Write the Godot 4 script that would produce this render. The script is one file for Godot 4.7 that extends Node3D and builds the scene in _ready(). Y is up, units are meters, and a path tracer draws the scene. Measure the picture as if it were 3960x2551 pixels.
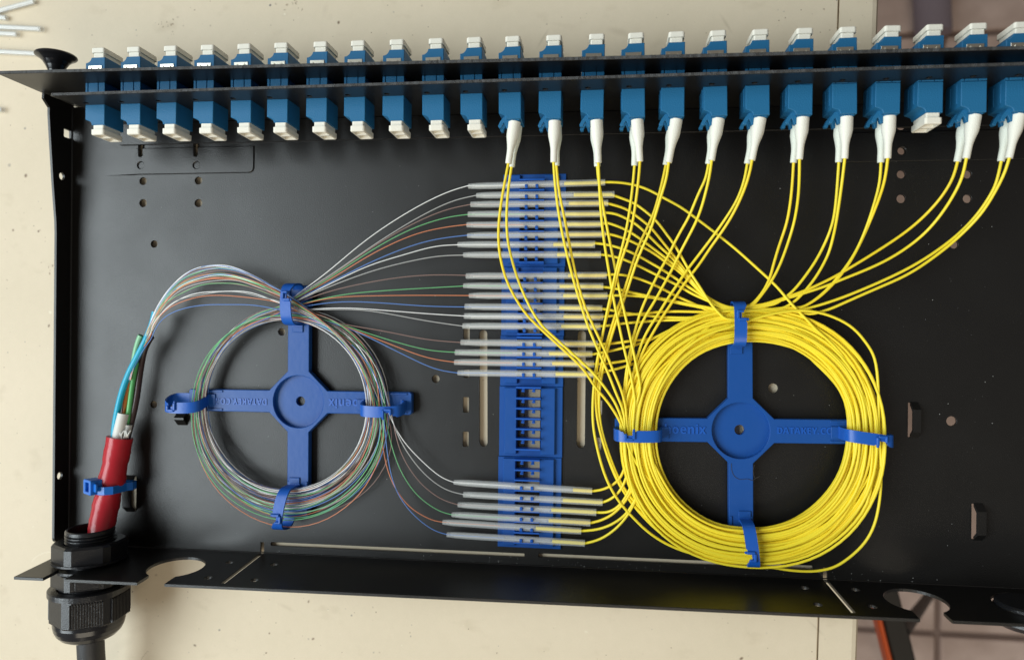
extends Node3D
# All lengths below are in millimetres and become metres when a mesh is committed.
const MM := 0.001
const CAM_H := 328.0                                   # lens above the tray floor
const RIGHT := Vector3(0.99310064, -0.11693817, -0.00875133)
const DOWN := Vector3(0.00881178, 0.0, 0.99996118)
const FORE := Vector3(-0.11693363, -0.9931392, 0.00103043)
const FOCAL := 2800.0
const SKEW := 0.0107                                   # the faceplate and adapters sit a little askew
const NTH := ["first", "second", "third", "fourth", "fifth", "sixth", "seventh", "eighth", "ninth", "tenth", "eleventh", "twelfth",
	"thirteenth", "fourteenth", "fifteenth", "sixteenth", "seventeenth", "eighteenth", "nineteenth", "twentieth", "twenty-first", "twenty-second", "twenty-third", "twenty-fourth"]

var rng := RandomNumberGenerator.new()
var used := {}
var M := {}
var flat_frame := Transform3D(Basis(Vector3(1, 0, 0), Vector3(0, 0, 1), Vector3(0, 1, 0)), Vector3.ZERO)

# ------------------------------------------------------------------ measuring
func spot(px: float, py: float, h: float) -> Vector3:      # where the sight line through a point of the photograph meets height h
	var r := RIGHT * (px - 1980.0) + DOWN * (py - 1275.0) + FORE * FOCAL
	var t := (CAM_H - h) / -r.y
	return Vector3(r.x * t, h, r.z * t)

func across(px: float, h: float, z: float) -> float:        # the x of a point of known height and z
	var a := (CAM_H - h)
	var u0 := -RIGHT.y * a + RIGHT.z * z
	var w0 := -FORE.y * a + FORE.z * z
	return (FOCAL * u0 - (px - 1980.0) * w0) / ((px - 1980.0) * FORE.x - FOCAL * RIGHT.x)

# ------------------------------------------------------------------ mesh builder
class Geo:
	var v := PackedVector3Array()
	var n := PackedVector3Array()
	var u := PackedVector2Array()
	func tri(a: Vector3, b: Vector3, c: Vector3, na: Vector3, nb: Vector3, nc: Vector3) -> void:
		var g := (b - a).cross(c - a)
		if g.length_squared() < 1e-14:
			return
		if g.dot(na + nb + nc) > 0.0:
			v.append_array([a, c, b])
			n.append_array([na, nc, nb])
		else:
			v.append_array([a, b, c])
			n.append_array([na, nb, nc])
	func quad(a: Vector3, b: Vector3, c: Vector3, d: Vector3, m: Vector3) -> void:
		tri(a, b, c, m, m, m)
		tri(a, c, d, m, m, m)
	func sq(a: Vector3, b: Vector3, c: Vector3, d: Vector3, na: Vector3, nb: Vector3, nc: Vector3, nd: Vector3) -> void:
		tri(a, b, c, na, nb, nc)
		tri(a, c, d, na, nc, nd)
	# box with chamfered edges
	func box(c: Vector3, s: Vector3, bev := 0.15, basis := Basis()) -> void:
		var h := s * 0.5
		bev = minf(bev, minf(h.x, minf(h.y, h.z)) * 0.6)
		var k := [Vector3.RIGHT, Vector3.UP, Vector3.BACK]
		for ax in 3:
			var b1 := (ax + 1) % 3
			var b2 := (ax + 2) % 3
			for sg in [-1.0, 1.0]:
				var m: Vector3 = k[ax] * sg
				var o: Vector3 = m * h[ax]
				var e1: Vector3 = k[b1] * (h[b1] - bev)
				var e2: Vector3 = k[b2] * (h[b2] - bev)
				quad(c + basis * (o + e1 + e2), c + basis * (o + e1 - e2), c + basis * (o - e1 - e2), c + basis * (o - e1 + e2), basis * m)
				for sg2 in [-1.0, 1.0]:                       # chamfer between face ax and face b1
					var m2: Vector3 = k[b1] * sg2
					var p0: Vector3 = m * h[ax] + m2 * (h[b1] - bev)
					var p1: Vector3 = m * (h[ax] - bev) + m2 * h[b1]
					quad(c + basis * (p0 + e2), c + basis * (p0 - e2), c + basis * (p1 - e2), c + basis * (p1 + e2), basis * ((m + m2).normalized()))
		for sx in [-1.0, 1.0]:
			for sy in [-1.0, 1.0]:
				for sz in [-1.0, 1.0]:
					var g := Vector3(sx, sy, sz)
					var i := h - Vector3.ONE * bev
					var nn: Vector3 = basis * g.normalized()
					tri(c + basis * (g * Vector3(h.x, i.y, i.z)), c + basis * (g * Vector3(i.x, h.y, i.z)), c + basis * (g * Vector3(i.x, i.y, h.z)), nn, nn, nn)
	# round tube along a line
	func tube(p: PackedVector3Array, rad: Variant, sides := 8, caps := true, flat := 1.0) -> void:
		var cnt := p.size()
		if cnt < 2:
			return
		var up := Vector3.UP
		var t0 := (p[1] - p[0]).normalized()
		if absf(t0.dot(up)) > 0.95:
			up = Vector3.RIGHT
		var side := t0.cross(up).normalized()
		var rings: Array[PackedVector3Array] = []
		var norms: Array[PackedVector3Array] = []
		for i in cnt:
			var t := (p[mini(i + 1, cnt - 1)] - p[maxi(i - 1, 0)]).normalized()
			side = (side - t * side.dot(t)).normalized()
			var w := side.cross(t)
			var r: float = rad[i] if rad is PackedFloat32Array else float(rad)
			var ring := PackedVector3Array()
			var nor := PackedVector3Array()
			for k in sides:
				var a := TAU * k / sides
				var d := side * cos(a) + w * (sin(a) * flat)
				ring.append(p[i] + d * r)
				nor.append((side * cos(a) + w * (sin(a) / flat)).normalized())
			rings.append(ring)
			norms.append(nor)
		for i in cnt - 1:
			for k in sides:
				var l := (k + 1) % sides
				sq(rings[i][k], rings[i][l], rings[i + 1][l], rings[i + 1][k], norms[i][k], norms[i][l], norms[i + 1][l], norms[i + 1][k])
		if caps:
			var ta := (p[0] - p[1]).normalized()
			var tb := (p[cnt - 1] - p[cnt - 2]).normalized()
			for k in sides:
				var l := (k + 1) % sides
				tri(p[0], rings[0][k], rings[0][l], ta, ta, ta)
				tri(p[cnt - 1], rings[cnt - 1][k], rings[cnt - 1][l], tb, tb, tb)
	# turned shape: prof holds (radius, distance along the axis)
	func lathe(prof: Array, at: Vector3, axis: Vector3, sides := 28, smooth := true, spin := 0.0) -> void:
		var ref := Vector3.UP if absf(axis.y) < 0.9 else Vector3.RIGHT
		var e1 := axis.cross(ref).normalized()
		var e2 := axis.cross(e1).normalized()
		for i in prof.size() - 1:
			var a: Vector2 = prof[i]
			var b: Vector2 = prof[i + 1]
			var s := (b - a).normalized()
			for k in sides:
				var f0 := TAU * k / sides + spin
				var f1 := TAU * (k + 1) / sides + spin
				if not smooth:
					var fm := (f0 + f1) * 0.5
					f0 = f0
					var mm := (e1 * cos(fm) + e2 * sin(fm)) * s.y - axis * s.x
					var d0 := e1 * cos(f0) + e2 * sin(f0)
					var d1 := e1 * cos(f1) + e2 * sin(f1)
					quad(at + d0 * a.x + axis * a.y, at + d1 * a.x + axis * a.y, at + d1 * b.x + axis * b.y, at + d0 * b.x + axis * b.y, mm)
				else:
					var d0 := e1 * cos(f0) + e2 * sin(f0)
					var d1 := e1 * cos(f1) + e2 * sin(f1)
					var n0 := d0 * s.y - axis * s.x
					var n1 := d1 * s.y - axis * s.x
					sq(at + d0 * a.x + axis * a.y, at + d1 * a.x + axis * a.y, at + d1 * b.x + axis * b.y, at + d0 * b.x + axis * b.y, n0, n1, n1, n0)
	# plate with holes: outline in the frame's first two axes, from depth d0 to d1 along its third
	func plate(outline: PackedVector2Array, holes: Array, d0: float, d1: float, fr: Transform3D, bev := 0.0, bottom := true) -> void:
		var out := outline.duplicate()
		if Geometry2D.is_polygon_clockwise(out):
			out.reverse()
		var hs: Array[PackedVector2Array] = []
		for h in holes:
			var q: PackedVector2Array = (h as PackedVector2Array).duplicate()
			if not Geometry2D.is_polygon_clockwise(q):
				q.reverse()
			hs.append(q)
		var loops: Array[PackedVector2Array] = [out]
		loops.append_array(hs)
		var insets: Array[PackedVector2Array] = []
		for lp in loops:
			var q := PackedVector2Array()
			var m := lp.size()
			for i in m:
				if bev <= 0.0:
					q.append(lp[i])
					continue
				var ea := (lp[i] - lp[(i + m - 1) % m]).normalized()
				var eb := (lp[(i + 1) % m] - lp[i]).normalized()
				var na := Vector2(-ea.y, ea.x)
				var nb := Vector2(-eb.y, eb.x)
				var bis := (na + nb)
				bis = bis / maxf(bis.length_squared() * 0.5, 0.35)
				q.append(lp[i] + bis * bev)
			insets.append(q)
		var up := (fr.basis * Vector3(0, 0, 1)).normalized()
		var s := 1.0 if d1 > d0 else -1.0
		for li in loops.size():
			var lp := loops[li]
			var q := insets[li]
			var m := lp.size()
			for i in m:
				var j := (i + 1) % m
				var e := (lp[j] - lp[i]).normalized()
				var w := (fr.basis * Vector3(e.y, -e.x, 0)).normalized()
				quad(fr * Vector3(lp[i].x, lp[i].y, d0), fr * Vector3(lp[j].x, lp[j].y, d0), fr * Vector3(lp[j].x, lp[j].y, d1 - s * bev), fr * Vector3(lp[i].x, lp[i].y, d1 - s * bev), w)
				if bev > 0.0:
					quad(fr * Vector3(lp[i].x, lp[i].y, d1 - s * bev), fr * Vector3(lp[j].x, lp[j].y, d1 - s * bev), fr * Vector3(q[j].x, q[j].y, d1), fr * Vector3(q[i].x, q[i].y, d1), (w + up * s).normalized())
		for face in 2:
			if face == 1 and not bottom:
				break
			var set_: Array[PackedVector2Array] = insets if face == 0 else loops
			var dd := d1 if face == 0 else d0
			var nn := up * (s if face == 0 else -s)
			var parts: Array[PackedVector2Array] = [set_[0]]
			for hi in range(1, set_.size()):
				var hole := set_[hi]
				var lo := hole[0]
				var hi2 := hole[0]
				for q in hole:
					lo = lo.min(q)
					hi2 = hi2.max(q)
				var mid := (lo + hi2) * 0.5
				var next: Array[PackedVector2Array] = []
				for pg in parts:
					var plo := pg[0]
					var phi := pg[0]
					for q in pg:
						plo = plo.min(q)
						phi = phi.max(q)
					if plo.x > hi2.x or phi.x < lo.x or plo.y > hi2.y or phi.y < lo.y:
						next.append(pg)
						continue
					# cut along the longer way of the hole, so that no piece has a hole inside it
					var halves: Array[PackedVector2Array] = []
					var big := 5000.0
					if hi2.x - lo.x > hi2.y - lo.y:
						halves = [PackedVector2Array([Vector2(-big, -big), Vector2(big, -big), Vector2(big, mid.y), Vector2(-big, mid.y)]), PackedVector2Array([Vector2(-big, mid.y), Vector2(big, mid.y), Vector2(big, big), Vector2(-big, big)])]
					else:
						halves = [PackedVector2Array([Vector2(-big, -big), Vector2(mid.x, -big), Vector2(mid.x, big), Vector2(-big, big)]), PackedVector2Array([Vector2(mid.x, -big), Vector2(big, -big), Vector2(big, big), Vector2(mid.x, big)])]
					for hf in halves:
						for piece in Geometry2D.intersect_polygons(pg, hf):
							for rest in Geometry2D.clip_polygons(piece, hole):
								if not Geometry2D.is_polygon_clockwise(rest):
									next.append(rest)
				parts = next
			for pg in parts:
				var ix := Geometry2D.triangulate_polygon(pg)
				for i in range(0, ix.size(), 3):
					tri(fr * Vector3(pg[ix[i]].x, pg[ix[i]].y, dd), fr * Vector3(pg[ix[i + 1]].x, pg[ix[i + 1]].y, dd), fr * Vector3(pg[ix[i + 2]].x, pg[ix[i + 2]].y, dd), nn, nn, nn)
	func mesh(origin: Vector3, uv_span := Vector2.ZERO) -> ArrayMesh:
		var a := []
		a.resize(Mesh.ARRAY_MAX)
		var w := PackedVector3Array()
		w.resize(v.size())
		for i in v.size():
			w[i] = (v[i] - origin) * 0.001
		a[Mesh.ARRAY_VERTEX] = w
		a[Mesh.ARRAY_NORMAL] = n
		if uv_span != Vector2.ZERO:
			u.resize(v.size())
			for i in v.size():
				u[i] = Vector2(v[i].x / uv_span.x + 0.5, v[i].z / uv_span.y + 0.5)
			a[Mesh.ARRAY_TEX_UV] = u
		var m := ArrayMesh.new()
		m.add_surface_from_arrays(Mesh.PRIMITIVE_TRIANGLES, a)
		return m

# ------------------------------------------------------------------ naming
func numbered(called: String) -> String:
	if not used.has(called):
		used[called] = 0
		return called
	used[called] += 1
	return "%s_%03d" % [called, used[called]]

func tag(o: Node, label: String, category := "", group := "", kind := "") -> void:
	o.set_meta("label", label)
	if category: o.set_meta("category", category)
	if group: o.set_meta("group", group)
	if kind: o.set_meta("kind", kind)

func thing(called: String, at: Vector3, label: String, category: String, group := "") -> Node3D:
	var o := Node3D.new()
	o.name = numbered(called)
	o.position = at * MM
	add_child(o)
	tag(o, label, category, group)
	return o

func part(called: String, g: Geo, mat: Material, parent: Node3D, local := false, span := Vector2.ZERO) -> MeshInstance3D:
	var o := MeshInstance3D.new()
	var k := 0
	var nm := called
	while parent.has_node(nm):
		k += 1
		nm = "%s_%03d" % [called, k]
	o.name = nm
	var org := Vector3.ZERO
	if not local:
		var q: Node = parent
		while q is Node3D and q != self:
			org += (q as Node3D).position / MM
			q = q.get_parent()
	o.mesh = g.mesh(org, span)
	o.material_override = mat
	parent.add_child(o)
	return o

func lone(called: String, g: Geo, mat: Material, at: Vector3, label: String, category := "", group := "", kind := "", span := Vector2.ZERO) -> MeshInstance3D:
	var o := MeshInstance3D.new()
	o.name = numbered(called)
	o.position = at * MM
	o.mesh = g.mesh(at, span)
	o.material_override = mat
	add_child(o)
	tag(o, label, category, group, kind)
	return o

# ------------------------------------------------------------------ shapes in the plane
func rect(x0: float, y0: float, x1: float, y1: float) -> PackedVector2Array:
	return PackedVector2Array([Vector2(x0, y0), Vector2(x1, y0), Vector2(x1, y1), Vector2(x0, y1)])

func disc(x: float, y: float, r: float, k := 20) -> PackedVector2Array:
	var p := PackedVector2Array()
	for i in k:
		p.append(Vector2(x + cos(TAU * i / k) * r, y + sin(TAU * i / k) * r))
	return p

func stadium(a: Vector2, b: Vector2, r: float, k := 8) -> PackedVector2Array:
	var p := PackedVector2Array()
	var t := (b - a).angle()
	for i in k + 1:
		p.append(b + Vector2.from_angle(t - PI / 2 + PI * i / k) * r)
	for i in k + 1:
		p.append(a + Vector2.from_angle(t + PI / 2 + PI * i / k) * r)
	return p

func rrect(x0: float, y0: float, x1: float, y1: float, r: float, k := 4) -> PackedVector2Array:
	var p := PackedVector2Array()
	var cs := [Vector2(x1 - r, y1 - r), Vector2(x0 + r, y1 - r), Vector2(x0 + r, y0 + r), Vector2(x1 - r, y0 + r)]
	for c in 4:
		for i in k + 1:
			p.append(cs[c] + Vector2.from_angle(PI / 2 * c + PI / 2 * i / k) * r)
	return p

func curve(p: PackedVector3Array, per := 6, smooth_passes := 2) -> PackedVector3Array:
	var o := PackedVector3Array()
	for i in p.size() - 1:
		var a := p[maxi(i - 1, 0)]
		var d := p[mini(i + 2, p.size() - 1)]
		for k in per:
			o.append(p[i].cubic_interpolate(p[i + 1], a, d, float(k) / per))
	o.append(p[p.size() - 1])
	for s in smooth_passes:
		var q := o.duplicate()
		for i in range(1, o.size() - 1):
			q[i] = o[i] * 0.5 + (o[i - 1] + o[i + 1]) * 0.25
		o = q
	return o

func traced(a: Array, h0: float, hm: float, h1: float, knee := 0.5) -> PackedVector3Array:
	var p := PackedVector3Array()
	var cnt := a.size() / 2
	for i in cnt:
		var s := float(i) / (cnt - 1)
		var h: float
		if s < knee: h = lerpf(h0, hm, smoothstep(0.0, 1.0, s / knee))
		else: h = lerpf(hm, h1, smoothstep(0.0, 1.0, (s - knee) / (1.0 - knee)))
		p.append(spot(a[i * 2], a[i * 2 + 1], h))
	return p

# ------------------------------------------------------------------ materials
func lin(r: float, g: float, b: float, a := 1.0) -> Color:
	var c := Color(r, g, b).linear_to_srgb()
	c.a = a
	return c

func plain(col: Color, rough: float, metal := 0.0, spec := 0.5) -> StandardMaterial3D:
	var m := StandardMaterial3D.new()
	m.albedo_color = col
	m.roughness = rough
	m.metallic = metal
	m.metallic_specular = spec
	return m

func noise_tex(freq: float, size := 512, as_normal := false, bump := 4.0, octaves := 4, ramp: Gradient = null, seed_ := 3) -> NoiseTexture2D:
	var f := FastNoiseLite.new()
	f.seed = seed_
	f.frequency = freq
	f.fractal_octaves = octaves
	var t := NoiseTexture2D.new()
	t.width = size
	t.height = size
	t.seamless = true
	t.noise = f
	t.as_normal_map = as_normal
	t.bump_strength = bump
	if ramp: t.color_ramp = ramp
	return t

func ramp2(a: float, b: float) -> Gradient:
	var g := Gradient.new()
	g.set_color(0, Color(a, a, a))
	g.set_color(1, Color(b, b, b))
	return g

func grainy(m: StandardMaterial3D, scale: float, bump_tex: Texture2D, amount: float, rough_tex: Texture2D = null) -> StandardMaterial3D:
	m.uv1_triplanar = true
	m.uv1_world_triplanar = true
	m.uv1_scale = Vector3.ONE * scale
	m.normal_enabled = true
	m.normal_texture = bump_tex
	m.normal_scale = amount
	if rough_tex: m.roughness_texture = rough_tex
	return m

func speckled(base: Color, dot: Color, count: int, size: int, big: int, seed_: int) -> ImageTexture:
	rng.seed = seed_
	var im := Image.create(size, size, false, Image.FORMAT_RGB8)
	im.fill(base)
	for i in count:
		var x := rng.randi_range(2, size - 6)
		var y := rng.randi_range(2, size - 6)
		var c := base.lerp(dot, rng.randf_range(0.1, 1.0))
		for k in rng.randi_range(1, big):
			im.set_pixel(x + rng.randi_range(0, 2), y + rng.randi_range(0, 2), c)
	for i in count / 9:
		var p := Vector2(rng.randf_range(20, size - 60), rng.randf_range(20, size - 60))
		var d := Vector2.from_angle(rng.randf() * TAU)
		var c := base.lerp(dot, rng.randf_range(0.04, 0.22))
		for k in rng.randi_range(4, 26):
			p += d.rotated(rng.randf_range(-0.1, 0.1))
			if p.x > 1 and p.y > 1 and p.x < size - 2 and p.y < size - 2: im.set_pixelv(Vector2i(p), c)
	return ImageTexture.create_from_image(im)

func table_paint() -> ImageTexture:                          # cream paint with specks, smudges and scuffs
	var w := 1536
	var hgt := 1024
	var im := Image.create(w, hgt, false, Image.FORMAT_RGB8)
	var n1 := FastNoiseLite.new()
	n1.seed = 5
	n1.frequency = 0.004
	var n2 := FastNoiseLite.new()
	n2.seed = 8
	n2.frequency = 0.06
	var n3 := FastNoiseLite.new()
	n3.seed = 21
	n3.frequency = 0.012
	n3.fractal_octaves = 5
	for y in hgt:
		for x in w:
			var a := (hash(x * 7919 + y * 104729) % 1000) * 0.00003 - 0.015 + n1.get_noise_2d(x, y) * 0.05 + n2.get_noise_2d(x, y) * 0.018
			var d := maxf(0.0, n3.get_noise_2d(x * 1.0, y * 1.6) - 0.36) * 0.3
			im.set_pixel(x, y, lin(0.68 * (1.0 + a - d), 0.582 * (1.0 + a - d * 1.1), 0.43 * (1.0 + a * 1.2 - d * 1.3)))
	rng.seed = 77
	for i in 2600:                                           # specks
		var x := rng.randf_range(4, w - 5)
		var y := rng.randf_range(4, hgt - 5)
		var r := 0.45 + pow(rng.randf(), 14.0) * 2.0
		var dark := rng.randf_range(0.2, 0.8)
		var tint := Color(0.30, 0.22, 0.15) if rng.randf() < 0.75 else Color(0.25, 0.25, 0.27)
		if rng.randf() < 0.12: tint = Color(0.97, 0.95, 0.88)
		var st := rng.randf_range(0.5, 1.0)
		var ang := rng.randf() * PI
		blot(im, x, y, r, r * st, ang, tint, dark)
	for i in 70:                                             # smudges and scuffs
		var x := rng.randf_range(30, w - 31)
		var y := rng.randf_range(30, hgt - 31)
		blot(im, x, y, rng.randf_range(4, 14), rng.randf_range(1.5, 5), rng.randf() * PI, Color(0.42, 0.36, 0.28), rng.randf_range(0.04, 0.14))
	for i in 12:                                             # clusters of crumbs
		var x := rng.randf_range(40, w - 41)
		var y := rng.randf_range(40, hgt - 41)
		for k in 14:
			blot(im, x + rng.randfn(0, 9), y + rng.randfn(0, 5), rng.randf_range(0.6, 1.8), rng.randf_range(0.5, 1.2), rng.randf() * PI, Color(0.36, 0.27, 0.18), rng.randf_range(0.2, 0.6))
	for i in 34:                                             # hairs and scratches
		var p := Vector2(rng.randf_range(60, w - 61), rng.randf_range(60, hgt - 61))
		var d := Vector2.from_angle(rng.randf() * TAU)
		var bend := rng.randf_range(-0.035, 0.035)
		var tint := Color(0.52, 0.45, 0.36) if i % 3 else Color(0.96, 0.94, 0.88)
		for k in rng.randi_range(10, 70):
			p += d
			d = d.rotated(bend)
			if p.x > 2 and p.y > 2 and p.x < w - 3 and p.y < hgt - 3: im.set_pixelv(Vector2i(p), im.get_pixelv(Vector2i(p)).lerp(tint, 0.3))
	return ImageTexture.create_from_image(im)

func blot(im: Image, cx: float, cy: float, rx: float, ry: float, ang: float, tint: Color, amount: float) -> void:
	var e := ceili(maxf(rx, ry)) + 1
	for y in range(int(cy) - e, int(cy) + e + 1):
		for x in range(int(cx) - e, int(cx) + e + 1):
			if x < 0 or y < 0 or x >= im.get_width() or y >= im.get_height(): continue
			var p := Vector2(x - cx, y - cy).rotated(-ang)
			var d := Vector2(p.x / rx, p.y / ry).length()
			var k := clampf(1.3 - d, 0.0, 1.0) * amount
			if k > 0.0: im.set_pixel(x, y, im.get_pixel(x, y).lerp(tint, k))

func make_materials() -> void:
	var fine := noise_tex(0.09, 512, true, 5.0, 3)
	var soft := noise_tex(0.02, 512, true, 3.0, 3)
	var patch := noise_tex(0.008, 512, false, 1.0, 5, ramp2(0.82, 1.0), 12)
	# powder-coated steel: dark, semi-gloss, dusty
	var steel := plain(Color.WHITE, 0.40, 0.0, 0.51)
	steel.albedo_texture = speckled(lin(0.0075, 0.0072, 0.0068), lin(0.16, 0.16, 0.16), 300, 1024, 2, 4)
	grainy(steel, 6.0, noise_tex(0.3, 1024, true, 4.0, 2), 0.11, patch)
	M.steel = steel
	M.edge = grainy(plain(lin(0.045, 0.046, 0.047), 0.55), 40.0, fine, 1.2)
	M.table = plain(Color.WHITE, 0.62)
	M.table.albedo_texture = table_paint()
	M.table_side = plain(lin(0.55, 0.47, 0.34), 0.6)
	M.adapter = grainy(plain(lin(0.018, 0.142, 0.30), 0.44, 0.0, 0.38), 30.0, fine, 0.25)
	M.cap = grainy(plain(lin(0.86, 0.82, 0.71), 0.45), 30.0, fine, 0.2)
	M.boot = grainy(plain(lin(0.88, 0.86, 0.76), 0.55), 30.0, fine, 0.25)
	M.boot2 = grainy(plain(lin(0.80, 0.82, 0.72), 0.55), 30.0, fine, 0.25)
	M.clip_metal = plain(lin(0.75, 0.72, 0.62), 0.28, 1.0)
	M.yellow = plain(lin(0.94, 0.755, 0.034), 0.45)
	M.yellow2 = plain(lin(0.93, 0.71, 0.026), 0.48)
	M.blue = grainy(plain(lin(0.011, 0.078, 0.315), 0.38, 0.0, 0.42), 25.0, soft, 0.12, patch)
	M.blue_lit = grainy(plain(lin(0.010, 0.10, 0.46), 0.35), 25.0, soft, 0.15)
	M.sleeve = plain(lin(0.95, 0.97, 0.95, 0.26), 0.27)
	M.sleeve.transparency = BaseMaterial3D.TRANSPARENCY_ALPHA
	M.core = plain(lin(0.95, 0.96, 0.95, 0.14), 0.4)
	M.core.transparency = BaseMaterial3D.TRANSPARENCY_ALPHA
	M.clear_core = plain(lin(0.85, 0.86, 0.84, 0.6), 0.4)
	M.clear_core.transparency = BaseMaterial3D.TRANSPARENCY_ALPHA
	M.rod = plain(lin(0.55, 0.55, 0.54), 0.3, 0.3)
	M.tape = grainy(plain(lin(0.46, 0.018, 0.03), 0.27), 12.0, soft, 0.4)
	M.jacket = grainy(plain(lin(0.022, 0.022, 0.024), 0.5), 30.0, fine, 0.4)
	M.gland = grainy(plain(lin(0.012, 0.0125, 0.015), 0.29), 30.0, fine, 0.25)
	M.gland_gloss = plain(lin(0.013, 0.013, 0.015), 0.2)
	M.tie = plain(lin(0.012, 0.16, 0.62), 0.3)
	M.aramid = plain(lin(0.70, 0.70, 0.66), 0.5)
	var tubes := {"cyan": Vector3(0.01, 0.40, 0.60), "green": Vector3(0.10, 0.42, 0.13), "orange": Vector3(0.55, 0.16, 0.03), "brown": Vector3(0.045, 0.025, 0.024), "mint": Vector3(0.25, 0.55, 0.32)}
	for k in tubes: M["tube_" + k] = plain(lin(tubes[k].x, tubes[k].y, tubes[k].z), 0.32)
	var fib := {"white": Vector3(0.95, 0.95, 0.94), "grey": Vector3(0.5, 0.5, 0.49), "brown": Vector3(0.30, 0.19, 0.165), "green": Vector3(0.17, 0.52, 0.22), "orange": Vector3(0.72, 0.25, 0.12), "blue": Vector3(0.12, 0.26, 0.64)}
	for k in fib: M["fibre_" + k] = plain(lin(fib[k].x, fib[k].y, fib[k].z), 0.35)
	var fl := plain(Color.WHITE, 0.7)
	var g := Gradient.new()
	g.set_color(0, lin(0.44, 0.325, 0.28))
	g.set_color(1, lin(0.74, 0.59, 0.53))
	fl.albedo_texture = noise_tex(0.007, 512, false, 1.0, 5, g, 9)
	fl.uv1_triplanar = true
	fl.uv1_world_triplanar = true
	fl.uv1_scale = Vector3(2.2, 2.2, 2.2)
	M.tile = fl
	M.grout = plain(lin(0.24, 0.175, 0.15), 0.9)
	M.dark_cloth = plain(lin(0.24, 0.20, 0.235), 0.9)
	M.dark_plastic = plain(lin(0.02, 0.018, 0.016), 0.6)
	M.orange_plastic = plain(lin(0.85, 0.13, 0.02), 0.5)
	M.dust = plain(lin(0.6, 0.6, 0.58), 0.8)
	M.hair = plain(lin(0.05, 0.045, 0.04), 0.7)

# ------------------------------------------------------------------ the scene
func _ready() -> void:
	var cam := Camera3D.new()
	cam.name = "camera"
	cam.transform = Transform3D(Basis(RIGHT, -DOWN, -FORE).orthonormalized(), Vector3(0, CAM_H, 0) * MM)
	cam.fov = rad_to_deg(2.0 * atan(1274.25 / FOCAL))
	cam.near = 0.02
	cam.far = 20.0
	cam.current = true
	var optics := CameraAttributesPhysical.new()
	optics.frustum_focal_length = 12.0 / (1274.25 / FOCAL)
	optics.frustum_focus_distance = 0.315
	optics.exposure_aperture = 9.0
	optics.frustum_near = 0.02
	optics.frustum_far = 20.0
	cam.attributes = optics
	add_child(cam)
	var env := Environment.new()
	env.background_mode = Environment.BG_COLOR
	env.background_color = Color(0.52, 0.50, 0.48)
	env.background_energy_multiplier = 0.68
	env.tonemap_mode = Environment.TONE_MAPPER_LINEAR
	env.tonemap_exposure = 1.0
	env.sdfgi_enabled = true
	env.ssao_enabled = true
	env.ssil_enabled = true
	var we := WorldEnvironment.new()
	we.name = "environment"
	we.environment = env
	add_child(we)
	area("window_light", Vector3(-1.35, 1.35, 0.12), Vector3(-0.05, 0, 0.0), Vector2(1.6, 1.25), 4.5, Color(0.94, 0.985, 1.0))
	area("room_light", Vector3(0.25, 1.25, 1.45), Vector3(0, 0, 0), Vector2(1.4, 1.0), 1.35, Color(1.0, 0.95, 0.86))
	make_materials()
	build_ground()
	build_table()
	build_tray()
	build_adapters()
	build_holders()
	organizer(spot(1153, 1552, 5) * Vector3(1, 0, 1), 0.004, true)
	organizer(spot(2865, 1664, 5) * Vector3(1, 0, 1), 0.013, false)
	build_sleeves()
	build_pigtails()
	build_fibres()
	build_feeder()
	build_loose()

func area(called: String, at: Vector3, to: Vector3, size: Vector2, energy: float, col: Color) -> void:
	var l := AreaLight3D.new()
	l.name = called
	l.area_size = size
	l.light_energy = energy
	l.light_color = col
	l.shadow_enabled = true
	l.area_range = 8.0
	l.look_at_from_position(at, to, Vector3.UP)
	add_child(l)

func build_ground() -> void:
	var g := Geo.new()
	g.quad(Vector3(-3000, -756, -3000), Vector3(3000, -756, -3000), Vector3(3000, -756, 3000), Vector3(-3000, -756, 3000), Vector3.UP)
	var fl := lone("floor", g, M.grout, Vector3(0, -756, 0), "brown tiled room floor far below the table", "", "", "structure")
	for i in range(-1, 3):
		for j in range(-3, 3):
			var t := Geo.new()
			var x0 := 478.4 - 420.0 + i * 420.0
			var z0 := -419.0 + j * 420.0
			t.box(Vector3(x0 + 210, -755, z0 + 210), Vector3(412, 10, 412), 2.0)
			part("floor_tile", t, M.tile, fl)

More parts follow.
